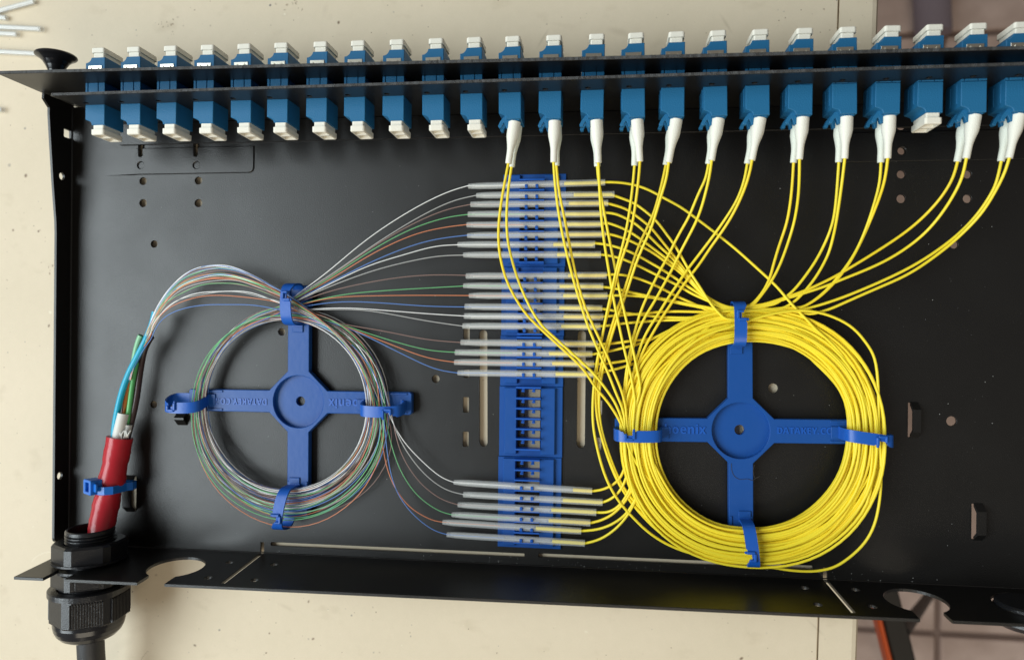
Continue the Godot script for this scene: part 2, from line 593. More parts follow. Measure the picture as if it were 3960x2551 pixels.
func build_table() -> void:
	var e0 := spot(3404, 0, -2.7)
	var e1 := spot(3320, 2551, -2.7)
	var dir := Vector2(e1.x - e0.x, e1.z - e0.z).normalized()
	var nor := Vector2(dir.y, -dir.x)                          # towards +x
	var eo := Vector2(e0.x, e0.z) - dir * 250.0
	var ln := 800.0
	var fr := Transform3D(Basis(Vector3(1, 0, 0), Vector3(0, 0, 1), Vector3(0, 1, 0)), Vector3.ZERO)
	var o := thing("work_table", Vector3(e0.x - 600, -752, 0), "cream painted work table with scuffs and specks under the black tray", "table")
	var t := Geo.new()
	var gp := 17.2
	var a := eo - nor * gp
	t.plate(PackedVector2Array([a, a + dir * ln, a + dir * ln - nor * 1300.0, a - nor * 1300.0]), [], -30.0, -2.7, fr, 0.5)
	part("table_top", t, M.table, o, false, Vector2(600, 400))
	t = Geo.new()
	var b := eo - nor * (gp - 0.55)
	# edge strip with a rounded outer edge
	var prof := [Vector2(0, -2.7), Vector2(gp - 3.6, -2.75), Vector2(gp - 1.8, -3.2), Vector2(gp - 0.7, -4.6), Vector2(gp - 0.5, -7), Vector2(gp - 0.5, -30)]
	for i in prof.size() - 1:
		var p0: Vector2 = prof[i]
		var p1: Vector2 = prof[i + 1]
		var q0 := b + nor * p0.x
		var q1 := b + nor * p1.x
		var s := (p1 - p0).normalized()
		var nn := Vector3(nor.x * -s.y, s.x, nor.y * -s.y)
		t.quad(Vector3(q0.x, p0.y, q0.y), Vector3(q0.x + dir.x * ln, p0.y, q0.y + dir.y * ln), Vector3(q1.x + dir.x * ln, p1.y, q1.y + dir.y * ln), Vector3(q1.x, p1.y, q1.y), nn)
	t.quad(Vector3(b.x, -2.7, b.y), Vector3(b.x + dir.x * ln, -2.7, b.y + dir.y * ln), Vector3(b.x + dir.x * ln, -30, b.y + dir.y * ln), Vector3(b.x, -30, b.y), Vector3(-nor.x, 0, -nor.y))
	part("edge_strip", t, M.table, o, false, Vector2(600, 400))
	for lx in [-1230.0, -70.0]:
		for lz in [60.0, 740.0]:
			var q: Vector2 = eo + nor * lx + dir * lz
			t = Geo.new()
			t.box(Vector3(q.x, -391, q.y), Vector3(50, 720, 50), 2.0)
			part("leg", t, M.table_side, o)

func build_tray() -> void:
	var o := thing("patch_panel_tray", Vector3(-29, -2.7, 0), "black powder-coated steel patch panel tray with slots and holes", "patch panel")
	var xr := 200.0
	# ---- floor
	var holes: Array = []
	for q in [[553, 700, 16], [767, 698, 16], [553, 785, 16.5], [767, 785, 16.5], [596, 943, 15], [1089, 1282, 15], [594, 1563, 15], [1685, 1464, 15.5], [2990, 1500, 18], [3485, 584, 14], [3485, 674, 15], [3485, 768, 16], [3741, 674, 15], [3741, 768, 15.5], [3690, 945, 15], [3680, 1627, 18], [3484, 487, 15]]:
		var c := spot(q[0], q[1], 0)
		holes.append(disc(c.x, c.z, q[2] * 0.1165))
	for q in [[1869, 1290, 1870, 1710, 15.5], [2250, 1292, 2246, 1715, 15.5], [546, 556, 546, 600, 8], [759, 556, 759, 598, 8]]:
		var c := spot(q[0], q[1], 0)
		var d := spot(q[2], q[3], 0)
		holes.append(stadium(Vector2(c.x, c.z), Vector2(d.x, d.z), q[4] * 0.1165))
	for q in [[1793, 1263, 1816, 1318], [1793, 1428, 1815, 1460], [1791, 1534, 1813, 1594], [1790, 1667, 1812, 1726], [2308, 1400, 2331, 1440], [2304, 1545, 2328, 1605], [2302, 1690, 2325, 1740], [2029, 1012, 2086, 1470], [2029, 1478, 2086, 1900]]:
		var c := spot(q[0], q[1], 0)
		var d := spot(q[2], q[3], 0)
		holes.append(rrect(minf(c.x, d.x), c.z, maxf(c.x, d.x), d.z, 0.5, 2))
	var l0 := spot(1047, 2101, 0)
	var l1 := spot(2028, 2143, 0)
	var l2 := spot(2082, 2144, 0)
	var l3 := spot(3143, 2192, 0)
	holes.append(rrect(l0.x, l0.z - 0.85, l1.x, l0.z + 0.85, 0.3, 2))
	holes.append(rrect(l2.x, l2.z - 0.75, l3.x, l2.z + 0.95, 0.3, 2))
	holes.append(disc(spot(2857, 1658, 1).x, spot(2857, 1658, 1).z, 2.6))
	var lances := [[3512, 1556, 3546, 1690], [3758, 1946, 3796, 2085], [492, 1838, 526, 1975], [690, 1590, 730, 1640]]
	var lr: Array = []
	for q in lances:
		var c := spot(q[0], q[1], 0)
		var d := spot(q[2], q[3], 0)
		lr.append(Rect2(c.x, c.z, d.x - c.x, d.z - c.z))
		if q[0] != 690: holes.append(rect(c.x, c.z, d.x, d.z))
	var zc := 107.2
	for sx in [-157.3, 99.2]:                                  # relief slits that run up the rear wall
		holes.append(rect(sx - 0.85, 102.2, sx + 0.85, zc - 0.3))
	var g := Geo.new()
	g.plate(rect(-257.2, -107, xr, zc), holes, -1.2, 0.0, flat_frame, 0.08)
	part("floor_plate", g, M.steel, o)
	# ---- stamped pads
	var pads := [[spot(405, 685, 0).x, spot(983, 640, 0).x], [spot(3262, 625, 0).x, xr - 4.0]]
	for k in 2:
		g = Geo.new()
		var ph: Array = []
		if k == 0:
			for q in [[547, 640, 14.5], [762, 640, 14.5]]:
				var c := spot(q[0], q[1], 0)
				ph.append(disc(c.x, c.z, q[2] * 0.1165))
			for h in holes:
				var hp: PackedVector2Array = h
				if hp[0].y < -76.0 and hp[0].x < -150.0 and hp[0].x > pads[0][0] + 17.0: ph.append(hp)
		var pd := PackedVector2Array()
		if k == 0:
			var xm: float = pads[0][0] + 16.0
			pd = PackedVector2Array([Vector2(xm, -73.3), Vector2(xm, -86.0), Vector2(pads[0][1], -86.0)])
			var xl: float = pads[0][0]
			var upn := Vector3(-0.04, 1, 0).normalized()
			g.quad(Vector3(xl, 0.001, -73.1), Vector3(xm + 0.8, 0.706, -73.6), Vector3(xm + 0.8, 0.706, -86.0), Vector3(xl, 0.001, -86.0), upn)
			g.tri(Vector3(xl, 0.001, -73.1), Vector3(xm, 0.7, -73.55), Vector3(xm, 0.001, -73.1), Vector3(0, 0.5, 1), Vector3(0, 0.5, 1), Vector3(0, 0.5, 1))
			for i in 7: pd.append(Vector2(pads[0][1] - 2.6, -75.9) + Vector2.from_angle(PI / 2 * i / 6.0) * 2.6)
		else:
			pd = rect(pads[1][0], -86.0, pads[1][1], -73.3)
			for q in [[3485, 584, 14], [3484, 487, 15]]:
				var c := spot(q[0], q[1], 0)
				if c.z > -84: ph.append(disc(c.x, c.z, q[2] * 0.1165))
		g.plate(pd, ph, 0.001, 0.7, flat_frame, 0.3, false)
		part("stamped_pad", g, M.steel, o)
	# ---- raised bridges over the lance openings
	for r in lr:
		g = Geo.new()
		var rr: Rect2 = r
		var z0 := rr.position.y
		var z1 := rr.end.y
		var pr := PackedVector2Array([Vector2(z0 - 0.4, 0), Vector2(z0 + 2.6, 3.4), Vector2(z1 - 2.6, 3.4), Vector2(z1 + 0.4, 0), Vector2(z1 - 1.1, 0), Vector2(z1 - 3.3, 2.3), Vector2(z0 + 3.3, 2.3), Vector2(z0 + 1.1, 0)])
		g.plate(pr, [], rr.position.x + (0.7 if rr.position.x > 0.0 else -0.3), rr.end.x + (0.3 if rr.position.x > 0.0 else -0.7), Transform3D(Basis(Vector3(0, 0, 1), Vector3(0, 1, 0), Vector3(1, 0, 0)), Vector3.ZERO), 0.1)
		part("tie_bridge", g, M.steel, o)
	# ---- low side wall
	var wall_fr := Transform3D(Basis(Vector3(0, 0, 1), Vector3(0, 1, 0), Vector3(1, 0, 0)), Vector3.ZERO)
	var wo := PackedVector2Array([Vector2(-108.1, -1.2), Vector2(-108.1, 18.2), Vector2(-105.6, 18.4), Vector2(-104.8, 17.6), Vector2(-102.4, 14.8), Vector2(-99, 14.8), Vector2(-92, 14.2), Vector2(-68, 12), Vector2(-50, 10.0), Vector2(-44, 9.7), Vector2(101.8, 9.7), Vector2(103.2, 9.3), Vector2(104, 8.2), Vector2(104.6, 6.6), Vector2(105, 2), Vector2(105, -1.2)])
	g = Geo.new()
	g.plate(wo, [disc(-71.8, 6.5, 1.75), disc(72.6, 6.3, 1.75), rrect(-95.2, 0.6, -91.2, 5.4, 0.4, 2)], -258.2, -257.0, wall_fr, 0.12)
	g.tube(PackedVector3Array([Vector3(-257.3, -0.3, -106.5), Vector3(-257.3, -0.3, 104.6)]), 0.85, 10)
	part("side_wall", g, M.steel, o)
	g = Geo.new()
	g.plate(wo, [disc(-71.8, 6.5, 1.75), disc(72.6, 6.3, 1.75)], xr - 0.1, xr + 1.1, wall_fr, 0.12)
	part("side_wall", g, M.steel, o)
	# ---- front faceplate, z -108.2 .. -107
	var ff := Transform3D(Basis(Vector3(1, 0, 0), Vector3(0, 1, 0), Vector3(0, 0, 1)), Vector3.ZERO)
	var slots: Array = []
	var slots2: Array = []
	for x in adapter_x():
		slots.append(rect(x - 4.75, 16.4, x + 4.75, 29.6))
		slots2.append(rect(x - 4.75, 16.4, x + 4.75, 29.6))
		slots2.append(disc(x - 1.9, 32.6, 1.15, 12))
	g = Geo.new()
	var askew := Transform3D(Basis(Vector3(1, 0, SKEW), Vector3(0, 1, 0), Vector3(0, 0, 1)), Vector3(0, 0, SKEW * 12.0))
	g.plate(rect(-258.4, -2.6, xr, 43.2), slots, -106.9, -105.6, askew, 0.15)
	part("faceplate", g, M.steel, o)
	# ---- inner mounting bracket
	g = Geo.new()
	var bo := PackedVector2Array([Vector2(-231, 0.05), Vector2(-231, 30), Vector2(-233.8, 42.4), Vector2(-233.2, 43), Vector2(xr, 43), Vector2(xr, 0.05)])
	g.plate(bo, slots2, -99.3, -98.1, ff, 0.15)
	g.plate(rect(-231, -98.05, xr, -87.6), [], 0.003, 1.2, flat_frame, 0.2)
	part("mounting_bracket", g, M.steel, o)
	# rough bare edges of the two upright sheets
	for e in [[-258.4, -106.9, -105.6, 43.2, SKEW], [-233.2, -99.3, -98.1, 43.0, 0.0]]:
		g = Geo.new()
		rng.seed = 31 + int(e[3])
		var cnt := 420
		var prev := Vector3(e[0], e[3], 0)
		for i in cnt:
			var xa: float = lerpf(e[0], xr, float(i) / cnt)
			var xb: float = lerpf(e[0], xr, float(i + 1) / cnt)
			var za: float = e[4] * (xa + 12.0)
			var hh: float = e[3] + 0.04 + rng.randf() * 0.16
			g.quad(Vector3(xa, prev.y + 0.02, e[1] + 0.1 + za), Vector3(xb, hh, e[1] + 0.1 + za), Vector3(xb, hh - 0.02, e[2] - 0.06 + za), Vector3(xa, prev.y, e[2] - 0.06 + za), Vector3(rng.randf_range(-0.3, 0.3), 1, rng.randf_range(-0.1, 0.5)).normalized())
			prev = Vector3(xb, hh, 0)
		part("sheet_edge", g, M.edge, o)
	# ---- rear wall, leaning out a little, with two keyhole cable entries
	var lean := atan2(2.0, 40.0)
	var wf := Transform3D(Basis(Vector3(1, 0, 0), Vector3(0, cos(lean), sin(lean)), Vector3(0, -sin(lean), cos(lean))), Vector3(0, 0, zc))
	var top := func(x: float) -> float: return 37.3 - 0.0145 * x
	var line := PackedVector2Array()
	line.append(Vector2(-250.8, 0.4))
	line.append(Vector2(-250.8, (top as Callable).call(-250.8)))
	for kh in [[-231.8, 20.5, 12.2, -237.2, -227.2], [-187.6, 21.5, 12.2, -194.0, -181.6], [129.0, 18.0, 11.8, 123.3, 135.0], [171.0, 17.0, 11.8, 165.5, 176.5]]:
		var cx: float = kh[0]
		var cy: float = kh[1]
		var r: float = kh[2]
		line.append(Vector2(kh[3], (top as Callable).call(kh[3])))
		line.append(Vector2(kh[3] + 0.1, cy + sqrt(r * r - pow(kh[3] - cx, 2))+ 3.0))
		var a0 := atan2(sqrt(r * r - pow(kh[3] - cx, 2)), kh[3] - cx)
		var a1 := atan2(sqrt(r * r - pow(kh[4] - cx, 2)), kh[4] - cx) + TAU
		for i in 37:
			var a := lerpf(a0, a1, i / 36.0)
			line.append(Vector2(cx, cy) + Vector2.from_angle(a) * r)
		line.append(Vector2(kh[4] - 0.1, cy + sqrt(r * r - pow(kh[4] - cx, 2)) + 3.0))
		line.append(Vector2(kh[4], (top as Callable).call(kh[4])))
	line.append(Vector2(xr, (top as Callable).call(xr)))
	line.append(Vector2(xr, 0.4))
	var wh: Array = []
	for q in [[-166.6, 13.3], [-166.8, 31.3], [-145.6, 31.3], [-145.2, 13.2], [87.8, 10.4], [108.4, 9.7], [88.4, 26.9], [109.4, 26.2]]:
		wh.append(disc(q[0], q[1], 1.75, 14))
	wh.append(PackedVector2Array([Vector2(-158.15, 0.5), Vector2(-156.45, 0.5), Vector2(-156.6, 36.4), Vector2(-158.3, 36.4)]))
	wh.append(PackedVector2Array([Vector2(98.35, 0.5), Vector2(100.05, 0.5), Vector2(100.85, 33.0), Vector2(99.15, 33.0)]))
	g = Geo.new()
	g.plate(line, wh, 1.3, 0.0, wf, 0.15)
	part("rear_wall", g, M.steel, o)
	g = Geo.new()                                              # fold between floor and rear wall
	for q in [[-250.5, -158.2], [-156.4, 98.3], [100.1, xr]]:
		g.tube(PackedVector3Array([Vector3(q[0], -0.25, zc + 0.35), Vector3(q[1], -0.25, zc + 0.35)]), 0.8, 10)
	part("fold", g, M.steel, o)
	# ---- push-pull latch at the corner
	g = Geo.new()
	var pr2: Array = []
	for q in [[3.4, 0.0], [3.1, 1.2], [3.0, 3.2], [3.3, 5.0], [4.2, 7.0], [5.4, 8.9], [6.8, 10.2], [8.1, 10.9], [8.5, 11.3], [8.45, 11.8], [8.0, 12.2], [5.0, 12.6], [0.01, 12.8]]:
		pr2.append(Vector2(q[0], q[1]))
	g.lathe(pr2, Vector3(-242.6, 28.8, -109.2), Vector3(0, 0, -1), 40)
	part("latch_knob", g, M.gland_gloss, o)
	# blanking plug in the far cable entry
	g = Geo.new()
	g.lathe([Vector2(0.01, 1.6), Vector2(10.8, 1.6), Vector2(11.6, 0.9), Vector2(11.6, 0.0), Vector2(12.6, -1.4), Vector2(14.0, -2.6), Vector2(14.2, -5.0), Vector2(11.0, -7.5), Vector2(0.01, -8.2)], Vector3(171.0, 18.5, 108.2), Vector3(0, 0, -1), 36)
	part("blanking_plug", g, M.gland, o)
	# dust and slivers lying on the floor
	g = Geo.new()
	rng.seed = 12
	for i in 210:
		var q := spot(rng.randf_range(330, 3950), rng.randf_range(600, 2120), 0.06)
		if i < 90: q = Vector3(rng.randf_range(-150, 150), 0.06, zc - absf(rng.randfn(0, 2.2)))
		if q.z > zc - 0.3: continue
		var s := rng.randf_range(0.08, 0.2)
		g.box(q, Vector3(s * rng.randf_range(0.6, 2.2), 0.08, s), 0.02, Basis(Vector3.UP, rng.randf() * TAU))
	var d := part("dust", g, M.dust, o)
	d.set_meta("kind", "stuff")

func adapter_x() -> Array:
	var xs := []
	for p in [367, 503.5, 644, 786, 931, 1072, 1224.5, 1371, 1520.5, 1674.5, 1822.5, 1972, 2128, 2291, 2449.5, 2602.5, 2767, 2930, 3096.5, 3267.5, 3434.5, 3599.5, 3768.5, 3941]:
		xs.append(across(p, 29.5, -98.0))
	return xs

func adapter_z(x: float) -> float:
	return -98.0 + SKEW * (x + 12.0)

func has_pigtails(i: int) -> bool:
	return i >= 11 and i != 21

func build_adapters() -> void:
	var xs := adapter_x()
	var model := {}
	var bodyg := Geo.new()
	var top := Transform3D(Basis(Vector3(1, 0, 0), Vector3(0, 0, 1), Vector3(0, 1, 0)), Vector3.ZERO)
	var fo := PackedVector2Array([Vector2(4.65, -8.0), Vector2(4.65, -19), Vector2(-1.9, -19)])
	for i in range(1, 7):
		var a := PI / 2 * i / 6.0
		fo.append(Vector2(-4.65, -19.4) + Vector2(cos(a) * 2.75, sin(a) * 2.75))
	fo.append(Vector2(-4.65, -8.0))
	bodyg.plate(fo, [], -6.5, 6.5, top, 0.22)
	var ro := PackedVector2Array([Vector2(-4.65, -0.95), Vector2(4.65, -0.95), Vector2(4.65, 11), Vector2(-1.6, 11), Vector2(-1.75, 10.2), Vector2(-2.2, 9.5), Vector2(-2.9, 9.1), Vector2(-4.65, 8.5)])
	bodyg.plate(ro, [], -6.5, 6.5, top, 0.22)
	bodyg.box(Vector3(0, -0.3, -4.5), Vector3(9.3, 12.2, 7.2), 0.1)
	for q in [[-4.65, -3.55], [-3.25, 1.35], [1.65, 4.65]]:
		bodyg.box(Vector3((q[0] + q[1]) * 0.5, 6.1, -4.5), Vector3(q[1] - q[0], 0.8, 6.6), 0.12)
	bodyg.box(Vector3(-4.72, 2.6, 3.0), Vector3(0.3, 1.4, 7.5), 0.1)     # rib on the notched side
	bodyg.box(Vector3(-4.72, -2.6, 3.0), Vector3(0.3, 1.4, 7.5), 0.1)
	var clipg := Geo.new()
	clipg.box(Vector3(0.1, 6.62, -12.6), Vector3(6.4, 0.4, 5.4), 0.12)
	clipg.box(Vector3(-1.6, 6.95, -13.6), Vector3(0.35, 0.5, 1.6), 0.08)
	clipg.box(Vector3(1.8, 6.95, -13.6), Vector3(0.35, 0.5, 1.6), 0.08)
	var ff := Transform3D(Basis(Vector3(1, 0, 0), Vector3(0, 1, 0), Vector3(0, 0, 1)), Vector3.ZERO)
	var capg := {}
	for s in [-1, 1]:
		var c := Geo.new()
		var z0: float = 10.9 if s > 0 else -18.9
		c.plate(rrect(-1.25, -6.0, 3.85, 6.0, 0.6), [], z0, z0 + s * 2.4, ff, 0.0)
		if s > 0: c.plate(rrect(-1.5, -6.3, 4.1, 6.3, 0.8), [], z0 + 2.25, z0 + 3.3, ff, 0.0)
		c.plate(rrect(-1.9, -6.7, 4.5, 6.7, 1.0), [rrect(-0.8, 0.8, 3.4, 5.3, 0.5), rrect(-0.8, -5.3, 3.4, -0.8, 0.5)] if s > 0 else [], z0 + s * 2.15, z0 + s * 4.5, ff, 0.35)
		capg[s] = c
	var first: Node3D = null
	for i in xs.size():
		var plugs := has_pigtails(i)
		var lab := "blue fibre adapter, %s from the latch knob, with %s" % [NTH[i], "two white boots plugged in" if plugs else "white plugs at both ends"]
		var at := Vector3(xs[i], 23.0, adapter_z(xs[i]))
		if first == null:
			first = thing("fibre_adapter", at, lab, "adapter", "fibre adapters along the panel")
			part("body", bodyg, M.adapter, first, true)
			part("spring_clip", clipg, M.clip_metal, first, true)
			part("dust_plug", capg[-1], M.cap, first, true)
			part("dust_plug", capg[1], M.cap, first, true)
			model.ok = true
			continue
		var c: Node3D = first.duplicate()
		c.name = numbered("fibre_adapter")
		c.position = at * MM
		add_child(c)
		c.set_meta("label", lab)
		c.rotation = Vector3(rng.randf_range(-0.008, 0.008), rng.randf_range(-0.016, 0.016), rng.randf_range(-0.012, 0.012))
		if plugs:
			var inner := c.get_node("dust_plug_001")
			c.remove_child(inner)
			inner.free()

# ------------------------------------------------------------------ splice holders
func build_holders() -> void:
	var segs := [
		{"y0": 676, "y1": 1030.3, "bars": [694, 734, 774, 814, 853.5, 894, 934, 974, 1013], "full": 8, "what": "holding eight sleeves, farthest up the row"},
		{"y0": 1031, "y1": 1296.3, "bars": [1053, 1093, 1133, 1173, 1212, 1250, 1291], "full": 6, "what": "holding six sleeves, second down the row"},
		{"y0": 1297, "y1": 1490.3, "bars": [1304, 1341, 1380, 1421, 1460], "full": 4, "what": "short, holding four sleeves, in mid row"},
		{"y0": 1491, "y1": 1761.3, "bars": [1498, 1540, 1579, 1619, 1659, 1698, 1738], "full": 0, "what": "with all its slots empty"},
		{"y0": 1762, "y1": 2112, "bars": [1779, 1818, 1857, 1897, 1937, 1978, 2018, 2060, 2100], "full": -6, "what": "holding six slanting sleeves, nearest the rear wall"}]
	for sg in segs:
		var xa := spot(1947 - 25.0 * (sg.y0 - 676) / 1430.0, sg.y0, 0.6)
		var x0 := xa.x
		var x1 := spot(2190 - 23.0 * (sg.y0 - 676) / 1430.0, sg.y0, 0.6).x
		var z0 := xa.z
		var z1 := spot(1960, sg.y1, 0.6).z
		var w := x1 - x0
		var c0 := x0 + w * 0.283
		var c1 := x0 + w * 0.66
		var o := thing("splice_holder", Vector3((x0 + x1) * 0.5, 0, (z0 + z1) * 0.5), "blue plastic splice holder %s" % sg.what, "splice holder", "blue splice holders in a row")
		var fr := Transform3D(Basis(Vector3(1, 0, 0), Vector3(0, 0, 1), Vector3(0, 1, 0)), Vector3.ZERO)
		var g := Geo.new()
		var bz: Array = []
		for b in sg.bars: bz.append(spot(2055, b, 5.0).z)
		var win: Array = []
		for k in bz.size() - 1:
			win.append(rect(c0 + 0.15, bz[k] + 1.1, c1 - 0.15, bz[k + 1] - 0.35))
		g.plate(rect(x0, z0, x1, z1), win, 0.02, 1.0, fr, 0.2)
		part("base_plate", g, M.blue, o)
		for band in [[x0 + w * 0.085, c0 - 0.1], [c1 + 0.1, x0 + w * 0.885]]:
			g = Geo.new()
			g.plate(rect(band[0], z0 + 0.5, band[1], z1 - 1.3), [], 0.9, 2.6, fr, 0.3)
			part("cushion_pad", g, M.blue, o)
		var near: float = z0 + 0.3
		for k in bz.size():
			g = Geo.new()
			g.box(Vector3((c0 + c1) * 0.5, 3.1, bz[k]), Vector3(c1 - c0 + 0.5, 4.4, 0.72), 0.12)
			g.box(Vector3((c0 + c1) * 0.5, 1.9, bz[k] + 0.45), Vector3(c1 - c0 + 0.2, 1.8, 0.5), 0.1)
			part("rib", g, M.blue_lit, o)
			if k == bz.size() - 1: break
			var filled: bool = k < sg.full if sg.full >= 0 else k >= bz.size() - 1 + sg.full
			for tx in [0.28, 0.72]:
				g = Geo.new()
				var px := lerpf(c0, c1, tx)
				if filled:
					g.box(Vector3(px, 3.6, bz[k] + 3.45), Vector3(1.25, 5.4, 0.6), 0.12, Basis(Vector3.RIGHT, 0.1))
					g.box(Vector3(px, 6.3, bz[k] + 3.0), Vector3(1.35, 0.9, 1.25), 0.25)
				else:
					g.box(Vector3(px, 3.2, bz[k] + 1.15), Vector3(1.25, 1.0, 1.5), 0.12)
					g.box(Vector3(px, 4.3, bz[k] + 1.75), Vector3(1.4, 2.6, 0.65), 0.15, Basis(Vector3.RIGHT, -0.2))
				part("spring_tooth", g, M.blue_lit, o)

# ------------------------------------------------------------------ cable organizers
func organizer(at: Vector3, turn: float, flipped: bool) -> void:
	var o := thing("cable_organizer", at, "blue plastic cross-shaped cable organizer carrying %s" % ("the thin coloured fibre coil" if flipped else "the thick yellow cable coil"), "cable organizer", "blue cross organizers")
	var b := Basis(Vector3.UP, turn)
	var fr := Transform3D(b * Basis(Vector3(1, 0, 0), Vector3(0, 0, 1), Vector3(0, 1, 0)), Vector3.ZERO)
	var g := Geo.new()
	var w := 5.15
	var q := 14.1
	var base_len := 54.0
	var out := PackedVector2Array()
	for k in 4:
		var f := PI / 2 * k
		for p in [Vector2(q, -w), Vector2(base_len - 0.8, -w), Vector2(base_len, -w + 0.8), Vector2(base_len, w - 0.8), Vector2(base_len - 0.8, w), Vector2(q, w)]:
			out.append(p.rotated(f))
	g.plate(out, [disc(0, 0, 12.2, 40)], 1.4, 5.0, fr, 0.25)
	part("arms", g, M.blue, o, true)
	g = Geo.new()
	g.plate(disc(0, 0, 12.25, 40), [disc(0, 0, 2.25, 20)], 1.5, 2.3, fr, 0.0)
	part("hub_floor", g, M.blue, o, true)
	g = Geo.new()
	g.plate(disc(0, 0, 6.5, 28), [disc(0, 0, 2.2, 20)], 0.02, 1.5, fr, 0.0)
	part("hub_boss", g, M.blue, o, true)
	# angle (0 = +x, 90 = away from the rear wall), inner and outer reach, sideways shift, top height, tilt
	var clips: Array
	if flipped: clips = [[0.0, 33.4, 50.0, 1.0, 14.0, 0.0, 0.22], [90.0, 37.2, 53.0, -0.2, 14.0, 0.0, -0.2], [180.0, 45.5, 60.5, 0.4, 14.0, 0.0, -0.36], [270.0, 40.2, 56.6, 1.5, 14.0, 0.2, 0.2]]
	else: clips = [[0.0, 42.2, 58.6, 0.3, 14.5, 0.14, 0.0], [90.0, 38.2, 54.0, -1.8, 14.5, 0.0, 0.0], [180.0, 35.6, 52.8, -1.2, 14.5, 0.0, -0.05], [270.0, 39.6, 55.4, -1.4, 14.5, -0.13, 0.0]]
	for c in clips:
		clip(o, b, c)
	for k in 4:
		for s in [-1.0, 1.0]:
			g = Geo.new()
			var bb := b * Basis(Vector3.UP, PI / 2 * k)
			g.box(bb * Vector3(44.5, 5.2, s * (w - 0.85)), Vector3(15, 0.7, 0.95), 0.15, bb)
			part("rail", g, M.blue, o, true)
	for k in 2:
		var tm := TextMesh.new()
		var f := SystemFont.new()
		f.font_names = PackedStringArray(["Droid Sans"])
		f.font_weight = 700
		f.font_italic = k == 0
		tm.font = f
		tm.text = "phoenix" if k == 0 else "DATAKEY.CO.Z"
		tm.font_size = 32
		tm.pixel_size = 0.000172 if k == 0 else 0.000122
		tm.depth = 0.0007
		var mi := MeshInstance3D.new()
		mi.name = "raised_lettering" if k == 0 else "raised_lettering_001"
		mi.mesh = tm
		mi.material_override = M.blue_lit
		var x := (-25.4 if k == 0 else 28.2)
		var bb := b * Basis(Vector3.UP, PI if flipped else 0.0)
		var lay := bb * Basis(Vector3(1, 0, 0), Vector3(0, 0, -1), Vector3(0, 1, 0))
		mi.transform = Transform3D(lay, (bb * Vector3(x, 5.0, -0.3)) * MM)
		o.add_child(mi)

